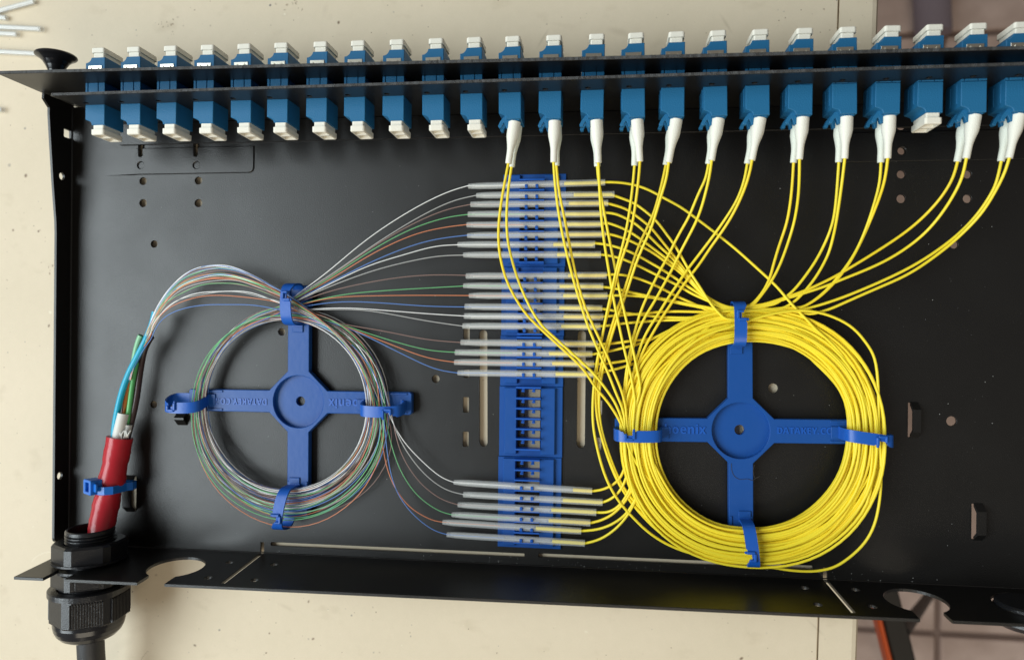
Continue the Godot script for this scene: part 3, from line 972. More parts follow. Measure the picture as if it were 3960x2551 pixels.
func clip(o: Node3D, b: Basis, c: Array) -> void:
	var bb: Basis = b * Basis(Vector3.UP, deg_to_rad(c[0])) * Basis(Vector3.UP, 0.0)
	var r0: float = c[1]
	var r1: float = c[2]
	var top: float = c[4]
	var off: float = c[3]
	var foot0 := minf(r0, 48.0)
	var line: Array = []
	line.append_array([Vector2(foot0 - 2.0, 5.3), Vector2(r0 - 0.9, 5.6), Vector2(r0 - 0.9, 7.5), Vector2(r0 - 0.4, top - 2.4), Vector2(r0 + 1.6, top - 0.5), Vector2(lerpf(r0, r1, 0.35), top + 0.25), Vector2(lerpf(r0, r1, 0.65), top + 0.25), Vector2(r1 - 1.4, top - 0.6), Vector2(r1 + 0.4, top - 2.6), Vector2(r1 + 0.9, 8.0), Vector2(r1 + 0.4, 6.0), Vector2(r1 - 1.5, 4.9), Vector2(minf(r1 - 5.0, 51.0), 4.7)])
	# smooth the line, then give it a thickness
	var sm: Array = []
	for i in line.size() - 1:
		for k in 5:
			var p: Vector2 = line[i]
			sm.append(p.cubic_interpolate(line[i + 1], line[maxi(i - 1, 0)], line[mini(i + 2, line.size() - 1)], k / 5.0))
	sm.append(line[line.size() - 1])
	var pts := PackedVector3Array()
	var g := Geo.new()
	var th := 0.95
	var tilt: float = c[5]
	var lean: float = c[6]
	var last: Array = []
	for i in sm.size():
		var p: Vector2 = sm[i]
		var t: Vector2 = ((sm[mini(i + 1, sm.size() - 1)] as Vector2) - (sm[maxi(i - 1, 0)] as Vector2)).normalized()
		var nn := Vector2(-t.y, t.x)
		var s := clampf(float(i) / sm.size(), 0.0, 1.0)
		# the band narrows on one side where its two ends meet
		var wa := 2.5
		var wb := 2.5
		var cut := absf(s - 0.52)
		if cut < 0.03: wa = 0.4
		elif cut < 0.06: wa = 1.9
		var zc := off + tilt * (p.x - r0) + lean * (p.y - 5.5)
		var ring := []
		for e in [[0.0, -wb], [0.0, wa], [th, wa], [th, -wb]]:
			var r2: Vector2 = p + nn * e[0]
			ring.append(bb * Vector3(r2.x, r2.y, zc + e[1]))
		var n3 := bb * Vector3(nn.x, nn.y, 0)
		var z3 := bb * Vector3(0, 0, 1)
		if last.size():
			var l: Array = last[0]
			var ln3: Vector3 = last[1]
			g.sq(l[0], ring[0], ring[1], l[1], -ln3, -n3, -n3, -ln3)
			g.sq(l[2], ring[2], ring[3], l[3], ln3, n3, n3, ln3)
			g.quad(l[1], ring[1], ring[2], l[2], z3)
			g.quad(l[3], ring[3], ring[0], l[0], -z3)
		else:
			g.quad(ring[0], ring[1], ring[2], ring[3], bb * Vector3(-1, 0, 0))
		last = [ring, n3]
	var cl := part("retaining_clip", g, M.blue_lit, o, true)
	# interlocking hook where the ends meet
	g = Geo.new()
	var hx := lerpf(r0, r1, 0.56)
	var hz := off + tilt * (hx - r0) + lean * (top - 5.0)
	g.box(bb * Vector3(hx + 1.0, top + 1.5, hz + 0.7), Vector3(1.3, 1.5, 3.6), 0.35, bb)
	g.box(bb * Vector3(hx + 2.9, top + 1.35, hz - 1.1), Vector3(3.2, 1.3, 1.3), 0.35, bb)
	g.box(bb * Vector3(hx + 4.4, top + 1.2, hz - 0.2), Vector3(1.1, 1.7, 2.9), 0.35, bb)
	g.box(bb * Vector3(hx + 1.0, top + 1.3, hz + 2.6), Vector3(1.1, 1.1, 1.4), 0.35, bb)
	part("hook", g, M.blue_lit, cl, true)
	g = Geo.new()
	g.box(bb * Vector3(minf(r0 - 2.5, 46.0), 5.35, off), Vector3(5.0, 0.75, 5.2), 0.25, bb)
	part("clip_foot", g, M.blue, o, true)

# ------------------------------------------------------------------ splice sleeves
func sleeve_ends() -> Array:
	return [[1811, 720, 2340, 705, 825], [1842, 755, 2376, 752, 888], [1820, 790, 2352, 785, 855], [1810, 828, 2342, 827, 833], [1805, 869, 2334, 866, 833], [1807, 910, 2342, 905, 835], [1770, 945, 2301, 945, 753], [1792, 985, 2324, 984, 778],
		[1802, 1066, 2346, 1064, 850], [1792, 1104, 2333, 1107, 795], [1814, 1142, 2349, 1143, 818], [1798, 1184, 2329, 1191, 792], [1795, 1221, 2333, 1225, 820], [1789, 1259, 2322, 1262, 805],
		[1782, 1323, 2311, 1329, 828], [1760, 1361, 2291, 1368, 725], [1757, 1399, 2297, 1406, 745], [1770, 1440, 2302, 1447, 768],
		[1755, 1863, 2290, 1897, 883], [1792, 1910, 2330, 1941, 815], [1771, 1950, 2306, 1979, 740], [1747, 1988, 2283, 2020, 722], [1712, 2017, 2248, 2052, 637], [1728, 2065, 2262, 2099, 745]]

const HUES := ["white", "grey", "brown", "green", "orange", "blue", "white", "grey", "brown", "green", "orange", "blue", "white", "grey", "brown", "green", "orange", "blue", "white", "grey", "brown", "green", "orange", "blue"]
const SLEEVE_H := 4.6

func sleeve_place(i: int) -> String:
	if i < 8: return "%s of eight in the upper holder" % NTH[i]
	if i < 14: return "%s of six in the second holder" % NTH[i - 8]
	if i < 18: return "%s of four in the middle holder" % NTH[i - 14]
	return "%s of six slanting ones by the rear wall" % NTH[i - 18]

func build_sleeves() -> void:
	rng.seed = 41
	var e := sleeve_ends()
	for i in e.size():
		var a := spot(e[i][0], e[i][1], SLEEVE_H)
		var b := spot(e[i][2], e[i][3], SLEEVE_H)
		var o := thing("splice_sleeve", Vector3(a.x, 0, a.z).lerp(Vector3(b.x, 0, b.z), 0.5), "frosted sleeve on a %s fibre, %s" % [HUES[i], sleeve_place(i)], "splice sleeve", "splice sleeves in the holders")
		var g := Geo.new()
		var p := PackedVector3Array()
		var r := PackedFloat32Array()
		for k in 15:
			var s := k / 14.0
			p.append(a.lerp(b, s) + Vector3(0, rng.randf_range(-0.04, 0.04), rng.randf_range(-0.05, 0.05)))
			var rr := 1.56
			if k == 0: rr = 1.05 + rng.randf() * 0.3
			elif k == 1: rr = 1.45
			elif k == 14: rr = 1.4 + rng.randf() * 0.25
			r.append(rr + rng.randf_range(-0.03, 0.03))
		g.tube(p, r, 14)
		part("shrink_tube", g, M.sleeve, o)
		var off := Vector3(0, -0.15, rng.randf_range(-0.45, 0.55))
		g = Geo.new()
		g.tube(PackedVector3Array([a.lerp(b, 0.05) + off, a.lerp(b, 0.95) + off]), 0.36, 8)
		part("steel_rod", g, M.rod, o)
		g = Geo.new()
		g.tube(PackedVector3Array([a.lerp(b, 0.03) - off * 0.4, a.lerp(b, 0.3) - off * 0.4, a.lerp(b, (1700.0 + e[i][4] / 1.711 - e[i][0]) / float(e[i][2] - e[i][0]) - 0.01) - off * 0.4]), 0.85, 10)
		part("melt_core", g, M.core, o)

# ------------------------------------------------------------------ yellow pigtails
var ring_c := Vector3(65.6, 8, 44.8)

func coil_out(phi: float) -> float:
	return 55.2 - 1.6 * maxf(0.0, cos(phi)) + 1.9 * absf(sin(phi * 2.0)) + 1.6 * maxf(0.0, cos(phi + PI / 4) - 0.6)

func coil_in(phi: float) -> float:
	return 40.0 + 0.9 * absf(sin(phi * 2.0)) - 2.6 * maxf(0.0, cos(phi + PI / 4) - 0.4)

func wind(centre: Vector3, from: Vector3, to: Vector3, turns: int, lanes: Array, heights: Array, way: float, rin: Callable, rout: Callable, wob: FastNoiseLite, key: float, step := 5.0) -> PackedVector3Array:
	var p := PackedVector3Array()
	var d0 := from - centre
	var d1 := to - centre
	var f0 := atan2(-d0.z, d0.x)
	var f1 := atan2(-d1.z, d1.x)
	var total := turns * TAU + fposmod((f1 - f0) * way, TAU)
	var r0 := Vector2(d0.x, d0.z).length()
	var r1 := Vector2(d1.x, d1.z).length()
	var cnt := int(rad_to_deg(total) / step)
	for i in range(1, cnt):
		var s := total * i / cnt
		var f := f0 + way * s
		var lane := s / TAU + 0.5
		var k := clampi(int(floor(lane)) , 0, lanes.size() - 1)
		var m := clampi(k - 1, 0, lanes.size() - 1)
		var mixv := smoothstep(0.0, 0.5, lane - floor(lane))
		var u := lerpf(lanes[m], lanes[k], mixv) + wob.get_noise_2d(key * 40.0, s * 9.0) * (0.11 if way > 0.0 else 0.30)
		var h := lerpf(heights[m], heights[k], mixv) + wob.get_noise_2d(key * 40.0 + 500.0, s * 20.0) * 0.55
		u = clampf(u, 0.0, 1.0)
		if way < 0.0 and int(key) % 4 == 0: u += (0.48 if int(key) % 8 == 4 else 0.25) * maxf(0.0, sin(f + PI * 0.75 + key)) * smoothstep(0.0, 1.5, s)
		var r := lerpf(rin.call(f), rout.call(f), u)
		var w0 := smoothstep(0.0, 0.9, s)
		var w1 := smoothstep(0.0, 0.9, total - s)
		r = lerpf(r0, r, w0)
		h = lerpf(from.y, h, w0)
		r = lerpf(r1, r, w1)
		h = lerpf(to.y, h, w1)
		p.append(Vector3(centre.x + cos(f) * r, h, centre.z - sin(f) * r))
	return p

func entries() -> Dictionary:
	return {
		"11u": [1966, 632, 1934, 805, 1927, 927, 1940, 1021, 1969, 1108, 2027, 1205, 2086, 1266, 2168, 1342, 2255, 1424, 2297, 1490, 2340, 1540, 2371, 1583, 2395, 1624, 2410, 1660],
		"11l": [1978, 645, 1967, 720, 1960, 800, 1960, 892, 1972, 974, 2004, 1085, 2051, 1190, 2097, 1260, 2162, 1319, 2226, 1377, 2297, 1443, 2348, 1509, 2379, 1556, 2399, 1603, 2415, 1650],
		"12u": [2141, 627, 2147, 717, 2162, 834, 2185, 951, 2212, 1060, 2238, 1150, 2270, 1250, 2301, 1325, 2329, 1390, 2356, 1451, 2383, 1521, 2407, 1575, 2418, 1630],
		"12l": [2152, 640, 2162, 740, 2185, 851, 2208, 974, 2230, 1075, 2258, 1174, 2286, 1240, 2317, 1307, 2348, 1373, 2371, 1431, 2390, 1475, 2409, 1525, 2424, 1590],
		"13u": [2314, 629, 2318, 717, 2325, 834, 2339, 951, 2355, 1048, 2368, 1130, 2384, 1210, 2400, 1285, 2412, 1340, 2426, 1396, 2440, 1450, 2450, 1509, 2458, 1560],
		"13l": [2310, 643, 2314, 690, 2325, 756, 2339, 834, 2358, 931, 2374, 1009, 2391, 1100, 2412, 1193, 2434, 1287, 2453, 1373, 2467, 1440, 2480, 1510],
		"14u": [2475, 624, 2469, 697, 2458, 787, 2444, 873, 2425, 943, 2401, 1013, 2378, 1100, 2356, 1185, 2334, 1275, 2320, 1340, 2311, 1400, 2304, 1460, 2302, 1520, 2306, 1590, 2318, 1657, 2343, 1742, 2378, 1830, 2413, 1900, 2454, 1958, 2510, 2020],
		"14l": [2454, 640, 2446, 729, 2432, 834, 2417, 912, 2397, 990, 2378, 1068, 2360, 1150, 2344, 1222, 2330, 1295, 2316, 1360, 2304, 1425, 2296, 1500, 2292, 1570, 2294, 1646, 2308, 1725, 2331, 1812, 2360, 1883, 2401, 1947, 2448, 1999, 2508, 2057, 2591, 2109, 2695, 2145, 2790, 2166],
		"15u": [2586, 628, 2577, 690, 2557, 756, 2534, 834, 2514, 892, 2487, 951, 2460, 1017, 2436, 1091, 2412, 1162, 2390, 1222, 2368, 1290, 2350, 1350, 2334, 1415, 2322, 1480, 2316, 1550, 2320, 1620, 2334, 1690, 2372, 1801, 2413, 1888, 2464, 1950],
		"15l": [2575, 638, 2565, 686, 2549, 752, 2530, 818, 2503, 880, 2475, 939, 2452, 1001, 2429, 1075, 2406, 1145, 2385, 1200, 2362, 1275, 2342, 1342, 2326, 1410, 2314, 1480, 2309, 1550, 2313, 1620, 2326, 1690, 2362, 1800, 2402, 1885, 2452, 1955],
		"16u": [2752, 620, 2744, 678, 2729, 744, 2709, 814, 2686, 869, 2658, 923, 2627, 982, 2600, 1040, 2565, 1103, 2534, 1160, 2500, 1215, 2468, 1280, 2449, 1342, 2434, 1404, 2424, 1470, 2420, 1540],
		"16l": [2740, 634, 2729, 690, 2705, 740, 2682, 795, 2662, 842, 2631, 896, 2604, 947, 2580, 997, 2549, 1052, 2522, 1106, 2495, 1162, 2472, 1221, 2451, 1295, 2438, 1353, 2426, 1412, 2415, 1490, 2410, 1560],
		"17u": [2908, 619, 2900, 662, 2884, 717, 2857, 783, 2822, 849, 2783, 908, 2744, 962, 2705, 1021, 2662, 1075, 2627, 1126, 2590, 1182, 2555, 1235, 2520, 1295, 2490, 1350, 2468, 1410, 2458, 1470],
		"17l": [2890, 633, 2880, 690, 2861, 748, 2838, 795, 2803, 849, 2764, 904, 2725, 955, 2690, 1001, 2651, 1052, 2612, 1110, 2580, 1157, 2548, 1210, 2515, 1260, 2488, 1310, 2468, 1368, 2453, 1423, 2446, 1490],
		"18u": [3092, 616, 3091, 690, 3086, 770, 3074, 845, 3058, 905, 3038, 966, 3012, 1033, 2981, 1090, 2939, 1148, 2906, 1186],
		"18l": [3069, 629, 3065, 700, 3057, 780, 3044, 855, 3026, 912, 3009, 962, 2991, 1023, 2975, 1080, 2944, 1137, 2897, 1188],
		"19u": [3267, 613, 3253, 729, 3235, 851, 3222, 915, 3206, 974, 3182, 1025, 3152, 1075, 3110, 1128, 3069, 1168, 3020, 1196],
		"19l": [3244, 627, 3238, 717, 3229, 816, 3213, 885, 3183, 955, 3152, 1012, 3116, 1064, 3079, 1111, 3043, 1145, 2985, 1184],
		"20u": [3433, 612, 3422, 694, 3399, 769, 3369, 845, 3334, 925, 3299, 992, 3256, 1058, 3204, 1116, 3152, 1160, 3090, 1195],
		"20l": [3407, 628, 3402, 705, 3381, 787, 3352, 875, 3323, 945, 3286, 1011, 3225, 1090, 3173, 1142, 3121, 1179, 3060, 1204],
		"22u": [3737, 612, 3720, 688, 3685, 758, 3644, 822, 3586, 892, 3516, 951, 3434, 1003, 3346, 1044, 3258, 1079, 3200, 1103, 3131, 1126, 3053, 1150, 2949, 1184],
		"22l": [3703, 625, 3685, 688, 3650, 748, 3609, 799, 3551, 857, 3481, 912, 3399, 966, 3317, 1017, 3247, 1058, 3190, 1088, 3115, 1122, 3027, 1153, 2935, 1182],
		"23u": [3903, 611, 3884, 670, 3849, 740, 3802, 816, 3744, 881, 3668, 951, 3574, 1021, 3500, 1066, 3420, 1102, 3339, 1137, 3258, 1173, 3194, 1200, 3120, 1218],
		"23l": [3872, 623, 3855, 699, 3831, 752, 3784, 822, 3726, 886, 3656, 945, 3562, 1009, 3463, 1062, 3346, 1114, 3235, 1158, 3110, 1196, 3030, 1206]}

func exits() -> Array:
	return [
		[2341, 704, 2393, 705, 2456, 715, 2514, 736, 2565, 764, 2631, 799, 2690, 842, 2767, 900, 2845, 962, 2923, 1032, 3000, 1103, 3040, 1150, 3080, 1195, 3121, 1236, 3162, 1282],
		[2376, 756, 2409, 768, 2456, 787, 2503, 822, 2542, 857, 2580, 908, 2612, 951, 2643, 1005, 2674, 1060, 2705, 1106, 2732, 1149, 2770, 1200, 2812, 1240],
		[2353, 787, 2397, 799, 2432, 814, 2475, 845, 2518, 880, 2553, 923, 2588, 966, 2623, 1009, 2658, 1056, 2690, 1103, 2728, 1143, 2787, 1177, 2834, 1190],
		[2341, 822, 2378, 826, 2417, 842, 2464, 869, 2510, 912, 2549, 951, 2588, 986, 2626, 1026, 2666, 1072, 2713, 1130, 2765, 1175, 2825, 1196],
		[2347, 861, 2386, 873, 2436, 896, 2487, 931, 2534, 966, 2580, 1001, 2623, 1036, 2658, 1068, 2700, 1118, 2752, 1170, 2820, 1202],
		[2351, 904, 2386, 912, 2429, 927, 2479, 951, 2534, 982, 2580, 1017, 2622, 1046, 2670, 1090, 2722, 1142, 2780, 1182, 2830, 1200],
		[2302, 940, 2347, 945, 2409, 962, 2464, 986, 2518, 1017, 2565, 1044, 2612, 1075, 2658, 1106, 2709, 1138, 2767, 1173, 2822, 1193],
		[2325, 984, 2358, 988, 2409, 1001, 2464, 1025, 2518, 1052, 2573, 1079, 2627, 1106, 2674, 1134, 2721, 1155, 2787, 1184, 2830, 1198],
		[2347, 1062, 2386, 1060, 2436, 1067, 2487, 1083, 2542, 1106, 2604, 1138, 2651, 1160, 2701, 1182, 2745, 1204, 2800, 1218],
		[2335, 1109, 2378, 1114, 2425, 1126, 2479, 1138, 2534, 1149, 2596, 1161, 2651, 1173, 2729, 1186, 2790, 1200],
		[2351, 1143, 2409, 1141, 2475, 1145, 2542, 1153, 2612, 1169, 2690, 1184, 2748, 1197, 2810, 1206],
		[2330, 1193, 2368, 1199, 2403, 1207, 2449, 1213, 2504, 1219, 2551, 1225, 2609, 1227, 2668, 1228, 2730, 1222],
		[2334, 1223, 2368, 1221, 2418, 1217, 2496, 1211, 2551, 1205, 2621, 1203, 2699, 1205, 2770, 1206],
		[2323, 1260, 2356, 1258, 2403, 1250, 2457, 1246, 2512, 1241, 2570, 1237, 2640, 1236, 2705, 1230],
		[2312, 1330, 2368, 1327, 2418, 1320, 2473, 1314, 2515, 1309, 2565, 1290, 2610, 1268],
		[2292, 1369, 2356, 1357, 2403, 1346, 2453, 1334, 2500, 1320, 2545, 1298, 2590, 1276],
		[2297, 1406, 2336, 1406, 2379, 1400, 2418, 1394, 2449, 1387, 2482, 1368, 2512, 1340],
		[2302, 1446, 2333, 1437, 2364, 1431, 2403, 1420, 2449, 1406, 2480, 1388, 2508, 1356],
		[2291, 1897, 2331, 1891, 2372, 1871, 2401, 1842, 2419, 1795, 2428, 1750, 2432, 1700],
		[2331, 1940, 2360, 1929, 2395, 1900, 2419, 1853, 2430, 1808, 2436, 1760, 2438, 1710],
		[2307, 1979, 2349, 1979, 2390, 1958, 2425, 1912, 2446, 1859, 2455, 1800, 2460, 1740],
		[2284, 2020, 2331, 2008, 2384, 1976, 2431, 1918, 2452, 1865, 2462, 1810, 2468, 1750],
		[2249, 2051, 2308, 2046, 2366, 2026, 2419, 1988, 2454, 1935, 2474, 1880, 2480, 1810],
		[2263, 2099, 2320, 2084, 2378, 2046, 2425, 1994, 2460, 1929, 2482, 1870, 2490, 1800]]

func build_pigtails() -> void:
	var ent := entries()
	var ex := exits()
	var se := sleeve_ends()
	var xs := adapter_x()
	var keys := ent.keys()
	# which sleeve each pigtail ends in (the photograph hides it inside the coil)
	var order := [18, 19, 20, 21, 22, 23, 14, 0, 15, 16, 17, 13, 12, 11, 1, 2, 3, 4, 5, 6, 7, 8, 9, 10]
	var lanes := []
	rng.seed = 9
	for k in 96: lanes.append((k + 0.5) / 96.0)
	for k in range(95, 0, -1):
		var j := rng.randi_range(0, k)
		var t: float = lanes[k]
		lanes[k] = lanes[j]
		lanes[j] = t
	var wob := FastNoiseLite.new()
	wob.seed = 2
	wob.frequency = 0.035
	for n in keys.size():
		var key: String = keys[n]
		var ai := int(key.substr(0, 2))
		var upper := key.ends_with("u")
		var hy := 26.1 if upper else 19.9
		var az := adapter_z(xs[ai])
		var port := Vector3(xs[ai] + 1.7, hy, az + 11.3)
		var ep: Array = ent[key]
		var tip := spot(ep[0], ep[1], hy - (0.6 if upper else 1.2))
		var o := thing("fibre_pigtail", port, "yellow pigtail, %s white boot in the %s adapter from the latch knob" % ["upper" if upper else "lower", NTH[ai]], "cable", "yellow pigtails wound into the coil")
		# connector latch in the adapter's mouth
		var g := Geo.new()
		var mid := 0.0 if upper else 0.0
		var top := Transform3D(Basis(Vector3(1, 0, 0), Vector3(0, 0, 1), Vector3(0, 1, 0)), Vector3(xs[ai], hy + mid, az))
		g.plate(PackedVector2Array([Vector2(-1.5, 9.0), Vector2(-2.9, 9.4), Vector2(-4.4, 11.4), Vector2(-5.2, 13.2), Vector2(-4.7, 14.0), Vector2(-3.7, 13.9), Vector2(-3.5, 12.9), Vector2(-2.7, 11.8), Vector2(-2.2, 12.6), Vector2(-1.7, 14.2), Vector2(-0.9, 14.2), Vector2(-0.8, 11.0)]), [], -1.1, 1.1, top, 0.15)
		g.box(Vector3(xs[ai] + 1.5, hy, az + 11.0), Vector3(5.0, 4.6, 0.8), 0.2)
		part("connector_latch", g, M.adapter, o)
		# boot
		g = Geo.new()
		var dirv := (tip - port)
		var bp := PackedVector3Array()
		var br := PackedFloat32Array()
		for q in [[0.0, 2.5], [0.02, 2.62], [0.31, 2.62], [0.37, 2.52], [0.46, 2.18], [0.56, 1.78], [0.66, 1.5], [0.74, 1.42], [0.98, 1.38], [1.0, 1.3]]:
			bp.append(port + dirv * q[0] + Vector3(0, -0.25 * q[0], 0))
			br.append(q[1])
		g.tube(bp, br, 18)
		part("boot", g, M.boot if upper else M.boot2, o)
		# cable: boot, run, coil, run, sleeve
		var near_sleeves := ai <= 13
		var pts := PackedVector3Array()
		pts.append(tip - dirv.normalized() * 3.0)
		var hend := 11.5 if ai <= 13 else 9.5
		if ai > 17: hend = 9.5
		if ai == 14 or ai == 15: hend = 6.6
		var e3 := traced(ep, tip.y, 12.0 if near_sleeves else 9.0, hend, 0.45)
		pts.append_array(e3)
		var run := curve(pts, 5, 2)
		var si: int = order[n]
		var x3 := traced(ex[si], SLEEVE_H, 7.0, 8.0, 0.4)
		if si < 14: x3 = traced(ex[si], SLEEVE_H, 6.5, 9.5, 0.5)
		if si == 0 or si == 1: x3 = traced(ex[si], SLEEVE_H, 8.0, 12.2 if si == 1 else 11.4, 0.5)
		var from := run[run.size() - 1]
		var extra := PackedVector3Array()
		if key == "14l":                                       # the loose outer loop
			extra = traced([2882, 2181, 2975, 2190, 3050, 2203, 3131, 2208, 3190, 2201, 3250, 2180, 3335, 2110, 3382, 2029, 3402, 1932, 3408, 1834, 3404, 1740, 3398, 1660, 3398, 1573, 3390, 1402, 3349, 1324, 3287, 1256, 3183, 1210, 3079, 1199, 2975, 1215, 2892, 1241, 2830, 1262, 2750, 1285], 8.0, 10.5, 12.5, 0.6)
			extra = curve(extra, 5, 2)
			extra.remove_at(0)
			from = extra[extra.size() - 1]
		var l3 := [lanes[n], lanes[n + 24], lanes[n + 48], lanes[n + 72]]
		var h3 := []
		for k in 4: h3.append(5.7 + float((n * 7 + k * 11) % 5) * 1.25)
		var rin := coil_in
		var rout := coil_out
		var coil := wind(ring_c, from, x3[x3.size() - 1], 3, l3, h3, 1.0, rin, rout, wob, float(n))
		x3.reverse()
		var tail := curve(x3, 5, 2)
		# the bared end of the cable inside the sleeve
		var sl: Array = se[si]
		var yx: float = 1700.0 + sl[4] / 1.711
		var f: float = (yx - sl[0]) / (sl[2] - sl[0])
		var inner := spot(yx, lerpf(sl[1], sl[3], f) , SLEEVE_H + 0.25)
		tail.append(inner.lerp(spot(sl[2], sl[3], SLEEVE_H + 0.2), 0.93))
		tail.append(inner.lerp(spot(sl[2], sl[3], SLEEVE_H + 0.2), 0.5))
		tail.append(inner)
		var whole := run.duplicate()
		whole.append_array(extra)
		var loops := coil.duplicate()
		# smooth the joins
		var all := PackedVector3Array()
		all.append_array(whole)
		all.append_array(loops)
		all.append_array(tail)
		for s in 3:
			var q := all.duplicate()
			for i in range(6, all.size() - 4):
				q[i] = all[i] * 0.5 + (all[i - 1] + all[i + 1]) * 0.25
			all = q
		g = Geo.new()
		var rr := PackedFloat32Array()
		rr.resize(all.size())
		rr.fill(0.585)
		for k in range(all.size() - 3, all.size()): rr[k] = 0.86
		g.tube(all, rr, 9)
		part("cable", g, M.yellow if n % 3 else M.yellow2, o)

# ------------------------------------------------------------------ bare coloured fibres
func fibre_out(phi: float) -> float:
	var d := fposmod(rad_to_deg(phi), 360.0)
	var tab := [49.5, 47.5, 44.5, 44.8, 45.0, 50.0, 53.0, 52.0, 49.5]
	var k := int(d / 45.0)
	return lerpf(tab[k], tab[k + 1], d / 45.0 - k)

func fibre_in(phi: float) -> float:
	return 39.2 - 0.4 * cos(phi)

func fibre_paths() -> Array:
	return [
		[1813, 717, 1723, 745, 1590, 812, 1424, 920, 1268, 1050, 1160, 1130, 1090, 1185], [1842, 755, 1740, 780, 1600, 850, 1440, 950, 1290, 1055, 1160, 1135, 1085, 1185], [1820, 790, 1720, 812, 1590, 868, 1440, 955, 1290, 1060, 1160, 1140, 1080, 1186],
		[1808, 829, 1720, 842, 1590, 885, 1440, 965, 1290, 1064, 1160, 1142, 1075, 1190], [1805, 868, 1710, 880, 1590, 910, 1440, 980, 1290, 1072, 1160, 1146, 1070, 1195], [1808, 909, 1700, 922, 1590, 950, 1440, 1010, 1290, 1085, 1160, 1150, 1065, 1198],
		[1770, 946, 1680, 952, 1560, 985, 1430, 1025, 1300, 1085, 1160, 1155, 1060, 1202], [1790, 986, 1690, 990, 1560, 1015, 1430, 1050, 1280, 1105, 1150, 1162, 1050, 1205], [1803, 1064, 1680, 1062, 1560, 1070, 1420, 1092, 1280, 1124, 1150, 1168, 1040, 1210],
		[1795, 1105, 1650, 1113, 1500, 1122, 1350, 1135, 1220, 1160, 1120, 1190, 1010, 1235], [1815, 1142, 1650, 1141, 1500, 1142, 1340, 1146, 1230, 1160, 1120, 1192, 1000, 1240], [1800, 1186, 1650, 1183, 1500, 1172, 1350, 1165, 1230, 1175, 1110, 1200, 990, 1248],
		[1797, 1221, 1650, 1212, 1500, 1200, 1350, 1190, 1230, 1193, 1110, 1206, 990, 1252], [1790, 1260, 1650, 1240, 1500, 1212, 1380, 1196, 1230, 1197, 1110, 1210, 985, 1258], [1782, 1323, 1650, 1312, 1500, 1282, 1370, 1260, 1290, 1244, 1190, 1226, 1090, 1222],
		[1762, 1361, 1650, 1352, 1520, 1318, 1400, 1280, 1310, 1250, 1200, 1226, 1095, 1218], [1757, 1399, 1650, 1382, 1520, 1334, 1420, 1295, 1320, 1256, 1210, 1228, 1100, 1216], [1772, 1441, 1680, 1425, 1560, 1370, 1440, 1310, 1340, 1266, 1220, 1230, 1100, 1214],
		[1755, 1863, 1700, 1840, 1620, 1770, 1550, 1690, 1500, 1590, 1462, 1490, 1430, 1410], [1792, 1910, 1720, 1890, 1640, 1830, 1570, 1740, 1526, 1650, 1500, 1550, 1470, 1450], [1772, 1950, 1700, 1925, 1620, 1860, 1560, 1770, 1530, 1680, 1512, 1580, 1480, 1470],
		[1747, 1988, 1690, 1970, 1610, 1910, 1550, 1820, 1514, 1720, 1490, 1610, 1470, 1500], [1712, 2017, 1660, 2005, 1580, 1955, 1520, 1870, 1490, 1780, 1474, 1670, 1466, 1560], [1730, 2065, 1670, 2045, 1590, 1980, 1530, 1890, 1502, 1780, 1490, 1670, 1478, 1560]]

